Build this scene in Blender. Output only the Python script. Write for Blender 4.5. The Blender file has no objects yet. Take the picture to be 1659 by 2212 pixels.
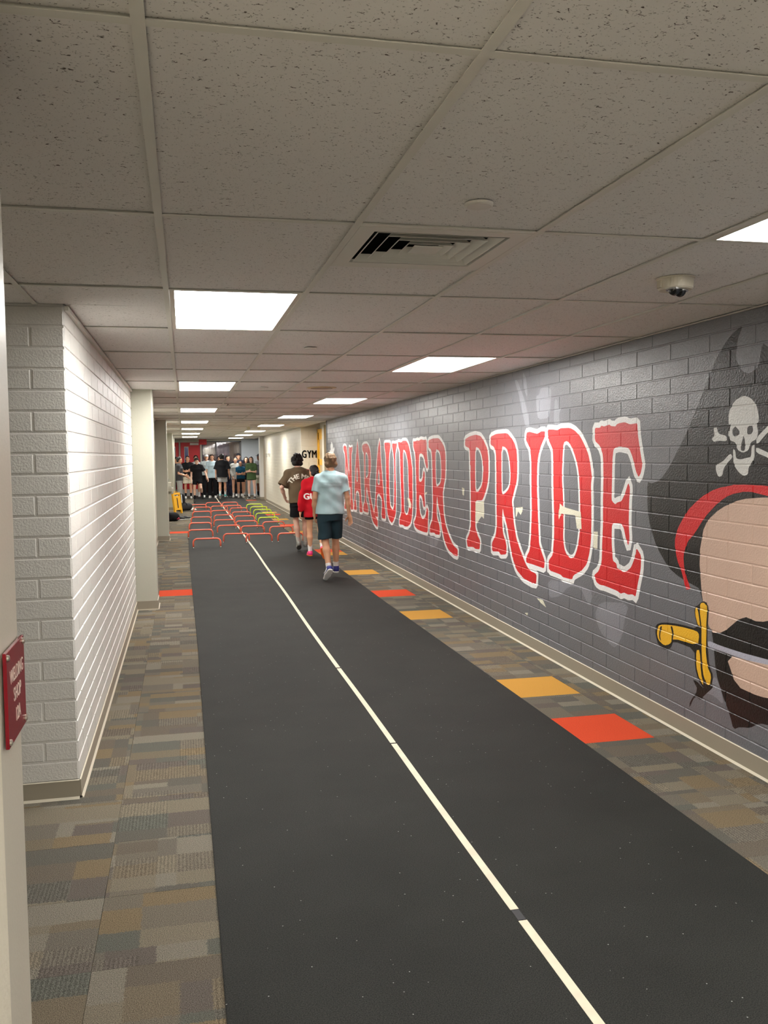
import bpy, bmesh, math, random
import numpy as np
from mathutils import Vector, Matrix
from mathutils.geometry import delaunay_2d_cdt
from mathutils.bvhtree import BVHTree

scene = bpy.context.scene
COL = scene.collection
random.seed(7)
rng = np.random.default_rng(7)

# ------------------------------------------------------------------ camera
CAM_H = 1.679
YAW, PITCH, ROLL, FPX = 0.221047, 0.064657, -0.010847, 1918.75
def make_camera():
    fwd = Vector((math.sin(YAW)*math.cos(PITCH), math.cos(YAW)*math.cos(PITCH), -math.sin(PITCH)))
    right = Vector((math.cos(YAW), -math.sin(YAW), 0))
    up = right.cross(fwd)
    r2 = right*math.cos(ROLL) + up*math.sin(ROLL)
    u2 = -right*math.sin(ROLL) + up*math.cos(ROLL)
    cd = bpy.data.cameras.new('camera')
    cd.sensor_fit = 'VERTICAL'; cd.sensor_height = 36.0; cd.lens = FPX*36.0/2212.0
    cd.clip_start = 0.05; cd.clip_end = 200
    co = bpy.data.objects.new('camera', cd)
    m = Matrix((r2, u2, -fwd)).transposed().to_4x4()
    m.translation = Vector((0, 0, CAM_H))
    co.matrix_world = m
    COL.objects.link(co)
    scene.camera = co
make_camera()

# ------------------------------------------------------------------ world, exposure
w = bpy.data.worlds.new('world'); scene.world = w; w.use_nodes = True
w.node_tree.nodes['Background'].inputs[0].default_value = (0.55, 0.6, 0.7, 1)
w.node_tree.nodes['Background'].inputs[1].default_value = 0.25
scene.view_settings.view_transform = 'Standard'
scene.view_settings.look = 'None'
scene.view_settings.gamma = 1.0
scene.view_settings.use_curve_mapping = False
scene.view_settings.exposure = 0.0
LIGHT = 30.0

# ------------------------------------------------------------------ helpers
def lin(c):
    r = []
    for v in c[:3]:
        v = v/255.0
        r.append(v/12.92 if v <= 0.04045 else ((v+0.055)/1.055)**2.4)
    return (r[0], r[1], r[2], 1.0)

MATS = {}
def mat(name, rgb, rough=0.6, bump=0.0, scale=60.0, spec=0.5, metal=0.0, var=0.0, vscale=8.0, detail=3.0, stretch=(1, 1, 1), emit=0.0):
    if name in MATS: return MATS[name]
    m = bpy.data.materials.new(name); m.use_nodes = True
    nt = m.node_tree; b = nt.nodes['Principled BSDF']
    c = lin(rgb)
    b.inputs['Base Color'].default_value = c
    b.inputs['Roughness'].default_value = rough
    b.inputs['Specular IOR Level'].default_value = spec
    b.inputs['Metallic'].default_value = metal
    if emit:
        b.inputs['Emission Color'].default_value = c
        b.inputs['Emission Strength'].default_value = emit
    if bump or var:
        geo = nt.nodes.new('ShaderNodeNewGeometry')
        mp = nt.nodes.new('ShaderNodeMapping'); mp.inputs['Scale'].default_value = stretch
        nt.links.new(geo.outputs['Position'], mp.inputs['Vector'])
    if bump:
        n = nt.nodes.new('ShaderNodeTexNoise'); n.inputs['Scale'].default_value = scale; n.inputs['Detail'].default_value = detail
        nt.links.new(mp.outputs[0], n.inputs['Vector'])
        bp = nt.nodes.new('ShaderNodeBump'); bp.inputs['Strength'].default_value = bump; bp.inputs['Distance'].default_value = 0.01
        nt.links.new(n.outputs['Fac'], bp.inputs['Height']); nt.links.new(bp.outputs[0], b.inputs['Normal'])
    if var:
        n2 = nt.nodes.new('ShaderNodeTexNoise'); n2.inputs['Scale'].default_value = vscale; n2.inputs['Detail'].default_value = 4
        nt.links.new(mp.outputs[0], n2.inputs['Vector'])
        mr = nt.nodes.new('ShaderNodeMapRange'); mr.inputs['From Min'].default_value = .3; mr.inputs['From Max'].default_value = .7
        mr.inputs['To Min'].default_value = 1-var; mr.inputs['To Max'].default_value = 1+var
        nt.links.new(n2.outputs['Fac'], mr.inputs['Value'])
        mx = nt.nodes.new('ShaderNodeVectorMath'); mx.operation = 'SCALE'; mx.inputs[0].default_value = c[:3]
        nt.links.new(mr.outputs[0], mx.inputs['Scale']); nt.links.new(mx.outputs[0], b.inputs['Base Color'])
    MATS[name] = m
    return m

def mesh_of(name, verts, faces, mats=None, fmat=None, smooth=False):
    me = bpy.data.meshes.new(name)
    me.from_pydata([tuple(v) for v in verts], [], faces)
    for mm in (mats or []): me.materials.append(mm)
    if fmat is not None: me.polygons.foreach_set('material_index', fmat)
    if smooth: me.polygons.foreach_set('use_smooth', [True]*len(me.polygons))
    me.update()
    return me

def link(name, data, parent=None, loc=None):
    o = bpy.data.objects.new(name, data); COL.objects.link(o)
    if loc is not None: o.location = loc
    if parent is not None: o.parent = parent
    return o

def tag(o, label=None, cat=None, group=None, kind=None):
    if label: o['label'] = label
    if cat: o['category'] = cat
    if group: o['group'] = group
    if kind: o['kind'] = kind
    return o

def empty(name, loc, rotz=0.0, **kw):
    o = bpy.data.objects.new(name, None); COL.objects.link(o)
    o.location = loc; o.rotation_euler = (0, 0, rotz); o.empty_display_size = 0.1
    return tag(o, **kw)

class MB:
    """collects boxes / tubes / prisms / discs into one mesh"""
    def __init__(s): s.v = []; s.f = []
    def add(s, v, f):
        n = len(s.v); s.v += [tuple(a) for a in v]; s.f += [tuple(i+n for i in q) for q in f]; return s
    def box(s, x0, x1, y0, y1, z0, z1):
        return s.add([(x0,y0,z0),(x1,y0,z0),(x1,y1,z0),(x0,y1,z0),(x0,y0,z1),(x1,y0,z1),(x1,y1,z1),(x0,y1,z1)],
              [(0,3,2,1),(4,5,6,7),(0,1,5,4),(1,2,6,5),(2,3,7,6),(3,0,4,7)])
    def tube(s, pts, r, n=8, caps=True):
        pts = [Vector(p) for p in pts]; rr = r if isinstance(r, (list, tuple)) else [r]*len(pts)
        base = len(s.v); prev = None
        for i, p in enumerate(pts):
            t = (pts[min(i+1, len(pts)-1)]-pts[max(i-1, 0)]).normalized()
            if prev is None:
                a = t.orthogonal().normalized()
            else:
                a = (prev - t*prev.dot(t)).normalized()
            prev = a; b = t.cross(a)
            for k in range(n):
                q = p + (a*math.cos(2*math.pi*k/n) + b*math.sin(2*math.pi*k/n))*rr[i]
                s.v.append(tuple(q))
        for i in range(len(pts)-1):
            for k in range(n):
                k2 = (k+1) % n
                s.f.append((base+i*n+k, base+i*n+k2, base+(i+1)*n+k2, base+(i+1)*n+k))
        if caps:
            s.f.append(tuple(base+k for k in range(n))[::-1]); s.f.append(tuple(base+(len(pts)-1)*n+k for k in range(n)))
        return s
    def lathe(s, prof, c=(0, 0, 0), n=24):
        base = len(s.v)
        for r, z in prof:
            for k in range(n):
                a = 2*math.pi*k/n; s.v.append((c[0]+r*math.cos(a), c[1]+r*math.sin(a), c[2]+z))
        for i in range(len(prof)-1):
            for k in range(n):
                k2 = (k+1) % n
                s.f.append((base+i*n+k, base+i*n+k2, base+(i+1)*n+k2, base+(i+1)*n+k))
        s.f.append(tuple(base+k for k in range(n))[::-1]); s.f.append(tuple(base+(len(prof)-1)*n+k for k in range(n)))
        return s
    def build(s, name, m, parent=None, loc=None, smooth=False, bevel=0.0):
        me = mesh_of(name, s.v, s.f, [m], smooth=smooth)
        bm = bmesh.new(); bm.from_mesh(me); bmesh.ops.recalc_face_normals(bm, faces=bm.faces)
        if bevel:
            bmesh.ops.bevel(bm, geom=bm.edges[:], offset=bevel, segments=2, profile=0.5, affect='EDGES', clamp_overlap=True)
        bm.to_mesh(me); bm.free()
        return link(name, me, parent, loc)

def box_obj(name, b, m, parent=None, bevel=0.0, loc=None):
    return MB().box(*b).build(name, m, parent, loc=loc, bevel=bevel)

# text -> flat mesh verts in its own XY plane
def text_mesh(body, size, bold=0.0, spacing=1.0):
    cu = bpy.data.curves.new('lettering', 'FONT'); cu.body = body; cu.size = size
    cu.align_x = 'CENTER'; cu.align_y = 'CENTER'; cu.space_character = spacing; cu.resolution_u = 4
    o = bpy.data.objects.new('lettering', cu); COL.objects.link(o)
    dg = bpy.context.evaluated_depsgraph_get(); dg.update()
    me = bpy.data.meshes.new_from_object(o.evaluated_get(dg))
    bpy.data.objects.remove(o); bpy.data.curves.remove(cu)
    if bold:                                   # heavier strokes: overlay shifted copies
        bm = bmesh.new()
        for dx, dy in ((-bold, 0), (bold, 0), (0, bold*.6), (0, -bold*.6)):
            n0 = len(bm.verts); bm.from_mesh(me); bm.verts.ensure_lookup_table()
            for v in bm.verts[n0:]: v.co.x += dx; v.co.y += dy
        bm.to_mesh(me); bm.free()
    return me

# ------------------------------------------------------------------ shared dimensions
H = 2.405                       # ceiling height
X0, TX, Y0, TY = -0.056, 0.61, 1.584, 1.22   # ceiling grid origin and pitch
LWX = -0.54                     # left block wall face
def xw(y): return 2.835 + 0.0064*y   # mural wall face
YE = 38.4                       # end of corridor
MURAL_END = 18.62
# ------------------------------------------------------------------ materials of the setting
def carpet_material():
    m = bpy.data.materials.new('carpet'); m.use_nodes = True; nt = m.node_tree; N = nt.nodes; Lk = nt.links
    b = N['Principled BSDF']; b.inputs['Roughness'].default_value = 0.95; b.inputs['Specular IOR Level'].default_value = 0.1
    tc = N.new('ShaderNodeTexCoord'); oi = N.new('ShaderNodeObjectInfo')
    off = N.new('ShaderNodeVectorMath'); off.operation = 'SCALE'; off.inputs[0].default_value = (37.3, 91.7, 0)
    Lk.new(oi.outputs['Random'], off.inputs['Scale'])
    # wobble patch borders a little so that they look woven
    n0 = N.new('ShaderNodeTexNoise'); n0.inputs['Scale'].default_value = 120
    Lk.new(tc.outputs['Object'], n0.inputs['Vector'])
    wob = N.new('ShaderNodeVectorMath'); wob.operation = 'SCALE'; wob.inputs['Scale'].default_value = 0.03
    Lk.new(n0.outputs['Color'], wob.inputs[0])
    ad0 = N.new('ShaderNodeVectorMath'); Lk.new(tc.outputs['Object'], ad0.inputs[0]); Lk.new(wob.outputs[0], ad0.inputs[1])
    ad = N.new('ShaderNodeVectorMath'); Lk.new(ad0.outputs[0], ad.inputs[0]); Lk.new(off.outputs[0], ad.inputs[1])
    def cells(sx, sy, seed):
        mp = N.new('ShaderNodeVectorMath'); mp.operation = 'MULTIPLY'; mp.inputs[1].default_value = (1/sx, 1/sy, 0)
        Lk.new(ad.outputs[0], mp.inputs[0])
        fl = N.new('ShaderNodeVectorMath'); fl.operation = 'FLOOR'; Lk.new(mp.outputs[0], fl.inputs[0])
        sh = N.new('ShaderNodeVectorMath'); sh.inputs[1].default_value = (seed, seed*2.3, 0.5); Lk.new(fl.outputs[0], sh.inputs[0])
        wn = N.new('ShaderNodeTexWhiteNoise'); wn.noise_dimensions = '2D'; Lk.new(sh.outputs[0], wn.inputs['Vector'])
        return wn.outputs['Value']
    def ramp(src, cols):
        r = N.new('ShaderNodeValToRGB'); r.color_ramp.interpolation = 'CONSTANT'
        e = r.color_ramp.elements
        while len(e) > 1: e.remove(e[-1])
        e[0].position = 0; e[0].color = lin(cols[0])
        for i, c in enumerate(cols[1:], 1):
            q = e.new(i/len(cols)); q.color = lin(c)
        Lk.new(src, r.inputs['Fac']); return r.outputs['Color']
    pal = [(108, 101, 89), (93, 90, 82), (118, 110, 95), (101, 93, 82), (93, 93, 85), (117, 103, 81), (105, 99, 89), (122, 116, 104), (97, 90, 83), (111, 101, 85)]
    ca = ramp(cells(0.27, 0.165, 3.1), pal); cb = ramp(cells(0.17, 0.11, 9.7), pal[::-1])
    mx = N.new('ShaderNodeMix'); mx.data_type = 'RGBA'
    gt = N.new('ShaderNodeMath'); gt.operation = 'GREATER_THAN'; gt.inputs[1].default_value = 0.5
    Lk.new(cells(0.34, 0.23, 5.5), gt.inputs[0]); Lk.new(gt.outputs[0], mx.inputs['Factor'])
    Lk.new(ca, mx.inputs['A']); Lk.new(cb, mx.inputs['B'])
    # fibre noise
    n1 = N.new('ShaderNodeTexNoise'); n1.inputs['Scale'].default_value = 300; n1.inputs['Detail'].default_value = 4
    Lk.new(tc.outputs['Object'], n1.inputs['Vector'])
    mr = N.new('ShaderNodeMapRange'); mr.inputs['From Min'].default_value = .3; mr.inputs['From Max'].default_value = .7
    mr.inputs['To Min'].default_value = .35; mr.inputs['To Max'].default_value = 1.7; Lk.new(n1.outputs['Fac'], mr.inputs['Value'])
    # ribs in some patches
    sep = N.new('ShaderNodeSeparateXYZ'); Lk.new(ad0.outputs[0], sep.inputs[0])
    sn = N.new('ShaderNodeMath'); sn.operation = 'SINE'; ml = N.new('ShaderNodeMath'); ml.operation = 'MULTIPLY'; ml.inputs[1].default_value = 420
    Lk.new(sep.outputs['X'], ml.inputs[0]); Lk.new(ml.outputs[0], sn.inputs[0])
    gt2 = N.new('ShaderNodeMath'); gt2.operation = 'GREATER_THAN'; gt2.inputs[1].default_value = 0.68
    Lk.new(cells(0.27, 0.165, 13.3), gt2.inputs[0])
    rb = N.new('ShaderNodeMath'); rb.operation = 'MULTIPLY'; Lk.new(sn.outputs[0], rb.inputs[0]); Lk.new(gt2.outputs[0], rb.inputs[1])
    rb2 = N.new('ShaderNodeMath'); rb2.operation = 'MULTIPLY_ADD'; rb2.inputs[1].default_value = 0.28; rb2.inputs[2].default_value = 1.0
    Lk.new(rb.outputs[0], rb2.inputs[0])
    tot = N.new('ShaderNodeMath'); tot.operation = 'MULTIPLY'; Lk.new(mr.outputs[0], tot.inputs[0]); Lk.new(rb2.outputs[0], tot.inputs[1])
    sc = N.new('ShaderNodeVectorMath'); sc.operation = 'SCALE'; Lk.new(mx.outputs['Result'], sc.inputs[0]); Lk.new(tot.outputs[0], sc.inputs['Scale'])
    Lk.new(sc.outputs[0], b.inputs['Base Color'])
    bp = N.new('ShaderNodeBump'); bp.inputs['Strength'].default_value = 0.5; bp.inputs['Distance'].default_value = 0.004
    Lk.new(tot.outputs[0], bp.inputs['Height']); Lk.new(bp.outputs[0], b.inputs['Normal'])
    return m
M_CARPET = carpet_material()
M_ORANGE_C = mat('carpet_orange', (206, 76, 46), 0.95, bump=.4, scale=300, spec=.1, var=.22, vscale=220)
M_YELLOW_C = mat('carpet_yellow', (192, 143, 66), 0.95, bump=.4, scale=300, spec=.1, var=.2, vscale=220)

def ceiling_tile_material():
    m = bpy.data.materials.new('fissured_ceiling_tile'); m.use_nodes = True; nt = m.node_tree; N = nt.nodes; Lk = nt.links
    b = N['Principled BSDF']; b.inputs['Roughness'].default_value = 0.9; b.inputs['Specular IOR Level'].default_value = 0.15
    geo = N.new('ShaderNodeNewGeometry')
    wn = N.new('ShaderNodeTexNoise'); wn.inputs['Scale'].default_value = 9
    Lk.new(geo.outputs['Position'], wn.inputs['Vector'])
    rot = N.new('ShaderNodeVectorRotate'); rot.rotation_type = 'Z_AXIS'
    ang = N.new('ShaderNodeMath'); ang.operation = 'MULTIPLY'; ang.inputs[1].default_value = 5
    mp = N.new('ShaderNodeMapping'); mp.inputs['Scale'].default_value = (85, 120, 50)
    Lk.new(geo.outputs['Position'], mp.inputs['Vector'])
    n = N.new('ShaderNodeTexNoise'); n.inputs['Scale'].default_value = 1.0; n.inputs['Detail'].default_value = 2.2; n.inputs['Distortion'].default_value = .9; n.inputs['Roughness'].default_value = .6
    Lk.new(mp.outputs[0], n.inputs['Vector'])
    r = N.new('ShaderNodeMapRange'); r.inputs['From Min'].default_value = .64; r.inputs['From Max'].default_value = .70
    Lk.new(n.outputs['Fac'], r.inputs['Value'])
    n2 = N.new('ShaderNodeTexNoise'); n2.inputs['Scale'].default_value = 190; n2.inputs['Detail'].default_value = 1
    Lk.new(geo.outputs['Position'], n2.inputs['Vector'])
    r2 = N.new('ShaderNodeMapRange'); r2.inputs['From Min'].default_value = .68; r2.inputs['From Max'].default_value = .74; r2.inputs['To Max'].default_value = .7
    Lk.new(n2.outputs['Fac'], r2.inputs['Value'])
    mxm = N.new('ShaderNodeMath'); mxm.operation = 'MAXIMUM'; Lk.new(r.outputs[0], mxm.inputs[0]); Lk.new(r2.outputs[0], mxm.inputs[1])
    mx = N.new('ShaderNodeMix'); mx.data_type = 'RGBA'; mx.inputs['A'].default_value = lin((241, 238, 234)); mx.inputs['B'].default_value = lin((104, 94, 86))
    Lk.new(mxm.outputs[0], mx.inputs['Factor']); Lk.new(mx.outputs['Result'], b.inputs['Base Color'])
    inv = N.new('ShaderNodeMath'); inv.operation = 'SUBTRACT'; inv.inputs[0].default_value = 1; Lk.new(mxm.outputs[0], inv.inputs[1])
    bp = N.new('ShaderNodeBump'); bp.inputs['Strength'].default_value = .6; bp.inputs['Distance'].default_value = .003
    Lk.new(inv.outputs[0], bp.inputs['Height']); Lk.new(bp.outputs[0], b.inputs['Normal'])
    return m
M_TILE = ceiling_tile_material()
M_TEE = mat('tee_metal', (230, 228, 218), .5)
M_TRIM = mat('wall_angle', (215, 212, 203), .45)
M_PLENUM = mat('plenum', (60, 58, 55), .9)
def rubber_material():
    m = bpy.data.materials.new('black_rubber'); m.use_nodes = True; nt = m.node_tree; N = nt.nodes; Lk = nt.links
    b = N['Principled BSDF']; b.inputs['Roughness'].default_value = 0.8; b.inputs['Specular IOR Level'].default_value = 0.22
    geo = N.new('ShaderNodeNewGeometry')
    n = N.new('ShaderNodeTexNoise'); n.inputs['Scale'].default_value = 260; n.inputs['Detail'].default_value = 4; Lk.new(geo.outputs['Position'], n.inputs['Vector'])
    r = N.new('ShaderNodeValToRGB'); e = r.color_ramp.elements
    e[0].position = .3; e[0].color = lin((10, 10, 9)); e[1].position = .70; e[1].color = lin((53, 53, 49)); Lk.new(n.outputs['Fac'], r.inputs['Fac'])
    v = N.new('ShaderNodeTexVoronoi'); v.inputs['Scale'].default_value = 46; Lk.new(geo.outputs['Position'], v.inputs['Vector'])
    sp = N.new('ShaderNodeSeparateXYZ'); Lk.new(v.outputs['Color'], sp.inputs[0])
    a1 = N.new('ShaderNodeMath'); a1.operation = 'LESS_THAN'; a1.inputs[1].default_value = .11; Lk.new(v.outputs['Distance'], a1.inputs[0])
    a2 = N.new('ShaderNodeMath'); a2.operation = 'GREATER_THAN'; a2.inputs[1].default_value = .93; Lk.new(sp.outputs[0], a2.inputs[0])
    a3 = N.new('ShaderNodeMath'); a3.operation = 'MULTIPLY'; Lk.new(a1.outputs[0], a3.inputs[0]); Lk.new(a2.outputs[0], a3.inputs[1])
    mx = N.new('ShaderNodeMix'); mx.data_type = 'RGBA'; mx.inputs['B'].default_value = lin((150, 150, 146))
    Lk.new(a3.outputs[0], mx.inputs['Factor']); Lk.new(r.outputs[0], mx.inputs['A'])
    n2 = N.new('ShaderNodeTexNoise'); n2.inputs['Scale'].default_value = 2.2; n2.inputs['Detail'].default_value = 5; Lk.new(geo.outputs['Position'], n2.inputs['Vector'])
    mr = N.new('ShaderNodeMapRange'); mr.inputs['From Min'].default_value = .3; mr.inputs['From Max'].default_value = .7; mr.inputs['To Min'].default_value = .85; mr.inputs['To Max'].default_value = 1.15
    Lk.new(n2.outputs['Fac'], mr.inputs['Value'])
    sc = N.new('ShaderNodeVectorMath'); sc.operation = 'SCALE'; Lk.new(mx.outputs['Result'], sc.inputs[0]); Lk.new(mr.outputs[0], sc.inputs['Scale'])
    Lk.new(sc.outputs[0], b.inputs['Base Color'])
    bp = N.new('ShaderNodeBump'); bp.inputs['Strength'].default_value = .35; bp.inputs['Distance'].default_value = .003
    Lk.new(n.outputs['Fac'], bp.inputs['Height']); Lk.new(bp.outputs[0], b.inputs['Normal'])
    return m
M_RUBBER = rubber_material()
M_WHITEBLOCK = mat('white_block_paint', (211, 208, 201), .38, bump=.35, scale=110, detail=4)
M_CREAMBLOCK = mat('cream_block_paint', (216, 210, 193), .42, bump=.3, scale=110)
M_CREAMWALL = mat('cream_wall_paint', (204, 200, 184), .5, bump=.08, scale=90)
M_TAUPE = mat('taupe_vinyl', (150, 141, 124), .45, bump=.05, scale=40)
M_TOE = mat('vinyl_toe', (205, 196, 176), .4)
M_JAMB = mat('door_jamb_enamel', (196, 187, 170), .4, bump=.05, scale=120)

# ------------------------------------------------------------------ ceiling
ceil_root = MB().box(-3.0, 4.2, -3.2, YE+0.2, H+0.12, H+0.16).build('ceiling', M_PLENUM); tag(ceil_root, kind='structure')
NXI = list(range(-3, 6)); J0, J1 = -4, 30
left_lights = [-2, 2, 6, 10, 14, 18, 22, 26]; right_lights = [-4, 0, 4, 8, 12, 16, 20, 24, 28]
diffusers = {(1, 1), (1, 9), (1, 16)}
def ceil_edge(x0, x1, yc):
    lo = max(x0, -3.0 if yc < 4.6 else LWX - .01); hi = min(x1, xw(yc)+.01 if yc < MURAL_END or yc > 22.8 else 3.5)
    return lo, hi
tile_cache = {}
def slab(wx, wy):
    k = (round(wx, 3), round(wy, 3))
    if k not in tile_cache:
        hx, hy, c = wx/2, wy/2, .004
        v = [(-hx, -hy, .004), (hx, -hy, .004), (hx, hy, .004), (-hx, hy, .004), (-hx+c, -hy+c, 0), (hx-c, -hy+c, 0), (hx-c, hy-c, 0), (-hx+c, hy-c, 0), (-hx, -hy, .018), (hx, -hy, .018), (hx, hy, .018), (-hx, hy, .018)]
        f = [(4, 7, 6, 5), (0, 4, 5, 1), (1, 5, 6, 2), (2, 6, 7, 3), (3, 7, 4, 0), (8, 9, 10, 11), (0, 1, 9, 8), (1, 2, 10, 9), (2, 3, 11, 10), (3, 0, 8, 11)]
        tile_cache[k] = mesh_of('ceiling_tile', v, f, [M_TILE])
    return tile_cache[k]
def put_tile(x0, x1, y0, y1):
    if x1-x0 < .05 or y1-y0 < .05: return
    o = link('ceiling_tile', slab(x1-x0-.006, y1-y0-.006), ceil_root, ((x0+x1)/2, (y0+y1)/2, H+.005+random.uniform(0, .003)))
    o.rotation_euler = (random.uniform(-.002, .002), random.uniform(-.003, .003), 0)
cross_me = {}
for j in range(J0, J1):
    ya, yb = Y0+TY*j, Y0+TY*(j+1)
    yb2 = min(yb, YE)
    if ya > YE: break
    for i in NXI[:-1]:
        xa, xb = X0+TX*i, X0+TX*(i+1)
        lo, hi = ceil_edge(xa, xb, ya+.01)
        if hi-lo < .04: continue
        is_light = (i == 0 and j in left_lights) or (i == 3 and j in right_lights)
        if not is_light:
            if i < 0 and ya < 4.5 < yb2:      # row that meets the block wall: cut round its corner
                put_tile(max(xa, -2.4), xb, ya, 4.52)
                if xb > LWX+.05: put_tile(LWX, xb, 4.52, yb2)
            elif (i, j) in diffusers: put_tile(lo, hi, ya+TX, yb2)
            else: put_tile(lo, hi, ya, yb2)
        if i < 0 and ya > 4.0: lo, hi = ceil_edge(xa, xb, ya+.01)
        for yy in ([ya, ya+TX] if (i, j) in diffusers else [ya]):
            wd = round(hi-lo-.024, 3)
            if wd not in cross_me:
                cross_me[wd] = mesh_of('cross_tee', *(lambda m: (m.v, m.f))(MB().box(-wd/2, wd/2, -.012, .012, 0, .002).box(-wd/2, wd/2, -.002, .002, .002, .04)), [M_TEE])
            link('cross_tee', cross_me[wd], ceil_root, ((lo+hi)/2, yy, H-.001))
for i in NXI:
    x = X0+TX*i
    y0 = -3.2; y1 = YE
    if x < LWX: y1 = 4.5
    if x > 2.9: y0, y1 = MURAL_END, 22.8
    if x > 3.5: continue
    MB().box(x-.012, x+.012, y0, y1, H-.002, H).box(x-.002, x+.002, y0, y1, H, H+.04).build('main_tee', M_TEE, ceil_root)
# wall angles
def trim(n, b): tag(box_obj('trim_%d' % n, b, M_TRIM), kind='structure')
tr = mesh_of('trim_1', [(xw(-3), -3, H-.004), (xw(MURAL_END), MURAL_END, H-.004), (xw(MURAL_END)-.022, MURAL_END, H-.004), (xw(-3)-.022, -3, H-.004),
     (xw(-3), -3, H-.0005), (xw(MURAL_END), MURAL_END, H-.0005), (xw(MURAL_END)-.022, MURAL_END, H-.0005), (xw(-3)-.022, -3, H-.0005)],
     [(0, 1, 2, 3), (4, 7, 6, 5), (0, 4, 5, 1), (1, 5, 6, 2), (2, 6, 7, 3), (3, 7, 4, 0)], [M_TRIM])
tag(link('trim_1', tr), kind='structure')
trim(2, (LWX, LWX+.020, 4.53, 10.02, H-.022, H-.0005))
trim(3, (LWX, LWX+.022, 10.5, YE, H-.022, H-.0005))
trim(4, (2.93, 2.955, 22.8, YE, H-.02, H-.0005))

# ceiling lights
M_DIFF = bpy.data.materials.new('light_diffuser'); M_DIFF.use_nodes = True
_b = M_DIFF.node_tree.nodes['Principled BSDF']; _b.inputs['Base Color'].default_value = (.9, .9, .88, 1)
_b.inputs['Emission Color'].default_value = (1.0, 0.98, 0.945, 1); _b.inputs['Emission Strength'].default_value = LIGHT
M_FRAME = mat('light_frame', (226, 220, 206), .35)
def light_meshes():
    hx, hy = TX/2-.013, TY/2-.013
    fr = MB()
    for s in (-1, 1):
        fr.box(min(s*hx, s*(hx-.022)), max(s*hx, s*(hx-.022)), -hy, hy, 0, .03)
        fr.box(-hx+.022, hx-.022, min(s*hy, s*(hy-.008)), max(s*hy, s*(hy-.008)), 0, .03)
    f = mesh_of('frame', fr.v, fr.f, [M_FRAME])
    dx, dy = hx-.022, hy-.008
    d = mesh_of('diffuser', *(lambda m: (m.v, m.f))(MB().box(-dx, dx, -dy, dy, .006, .012)), [M_DIFF])
    return f, d
FR_ME, DI_ME = light_meshes()
def ceiling_light(i, j, label, grp):
    r = empty('ceiling_light', (X0+TX*(i+.5), Y0+TY*(j+.5), H-.001), label=label, cat='light', group=grp)
    link('frame', FR_ME, r); link('diffuser', DI_ME, r)
ordn = ['nearest', 'second', 'third', 'fourth', 'fifth', 'sixth', 'seventh', 'eighth']
k = 0
for j in left_lights:
    if j < 0: ceiling_light(0, j, 'bright ceiling light panel overhead behind the viewer, left row', 'left row of ceiling lights'); continue
    ceiling_light(0, j, 'bright ceiling light panel, %s from the viewer in the left row' % ordn[k], 'left row of ceiling lights'); k += 1
k = 0
for j in right_lights:
    if j < 0: ceiling_light(3, j, 'bright ceiling light panel overhead behind the viewer, right row', 'right row of ceiling lights'); continue
    ceiling_light(3, j, 'bright ceiling light panel, %s from the viewer in the right row' % ordn[k], 'right row of ceiling lights'); k += 1

# ------------------------------------------------------------------ floor
floor = box_obj('floor', (-3.0, 4.2, -3.2, YE+4.5, -.05, -.006), M_CARPET); tag(floor, kind='structure')
carp = {}
def carpet_tile(x0, x1, y0, y1, m):
    k = (round(x1-x0, 3), round(y1-y0, 3), m.name)
    if k not in carp:
        hx, hy = (x1-x0)/2-.0008, (y1-y0)/2-.0008
        carp[k] = mesh_of('carpet_tile', *(lambda q: (q.v, q.f))(MB().box(-hx, hx, -hy, hy, -.006, 0)), [m])
    return link('carpet_tile', carp[k], floor, ((x0+x1)/2, (y0+y1)/2, 0))
acc_r = {4.66: 'o', 5.66: 'y', 8.66: 'y', 10.16: 'o', 12.16: 'y', 14.66: 'y', 15.16: 'o', 19.16: 'y', 21.16: 'o', 23.16: 'y', 25.16: 'o', 26.16: 'y', 29.16: 'y', 33.66: 'o'}
acc_l = {10.95: 'o', 19.95: 'o', 30.45: 'o'}
y = 1.66
while y < 38.1:
    a = acc_r.get(round(y, 2)); m = {'o': M_ORANGE_C, 'y': M_YELLOW_C, None: M_CARPET}[a]
    carpet_tile(2.165, 2.665, y, y+.5, m)
    carpet_tile(2.665, xw(y)+.02 if y < 18.5 else 2.97, y, y+.5, M_CARPET)
    y += .5
y = 1.95
while y < 38.1:
    a = acc_l.get(round(y, 2)); m = {'o': M_ORANGE_C, None: M_CARPET}[a]
    carpet_tile(-.335, .165, y, y+.5, m)
    carpet_tile(-.835, -.335, y, y+.5, M_CARPET) if y < 4.5 else carpet_tile(LWX-.02, -.335, y, y+.5, M_CARPET)
    y += .5

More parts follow.
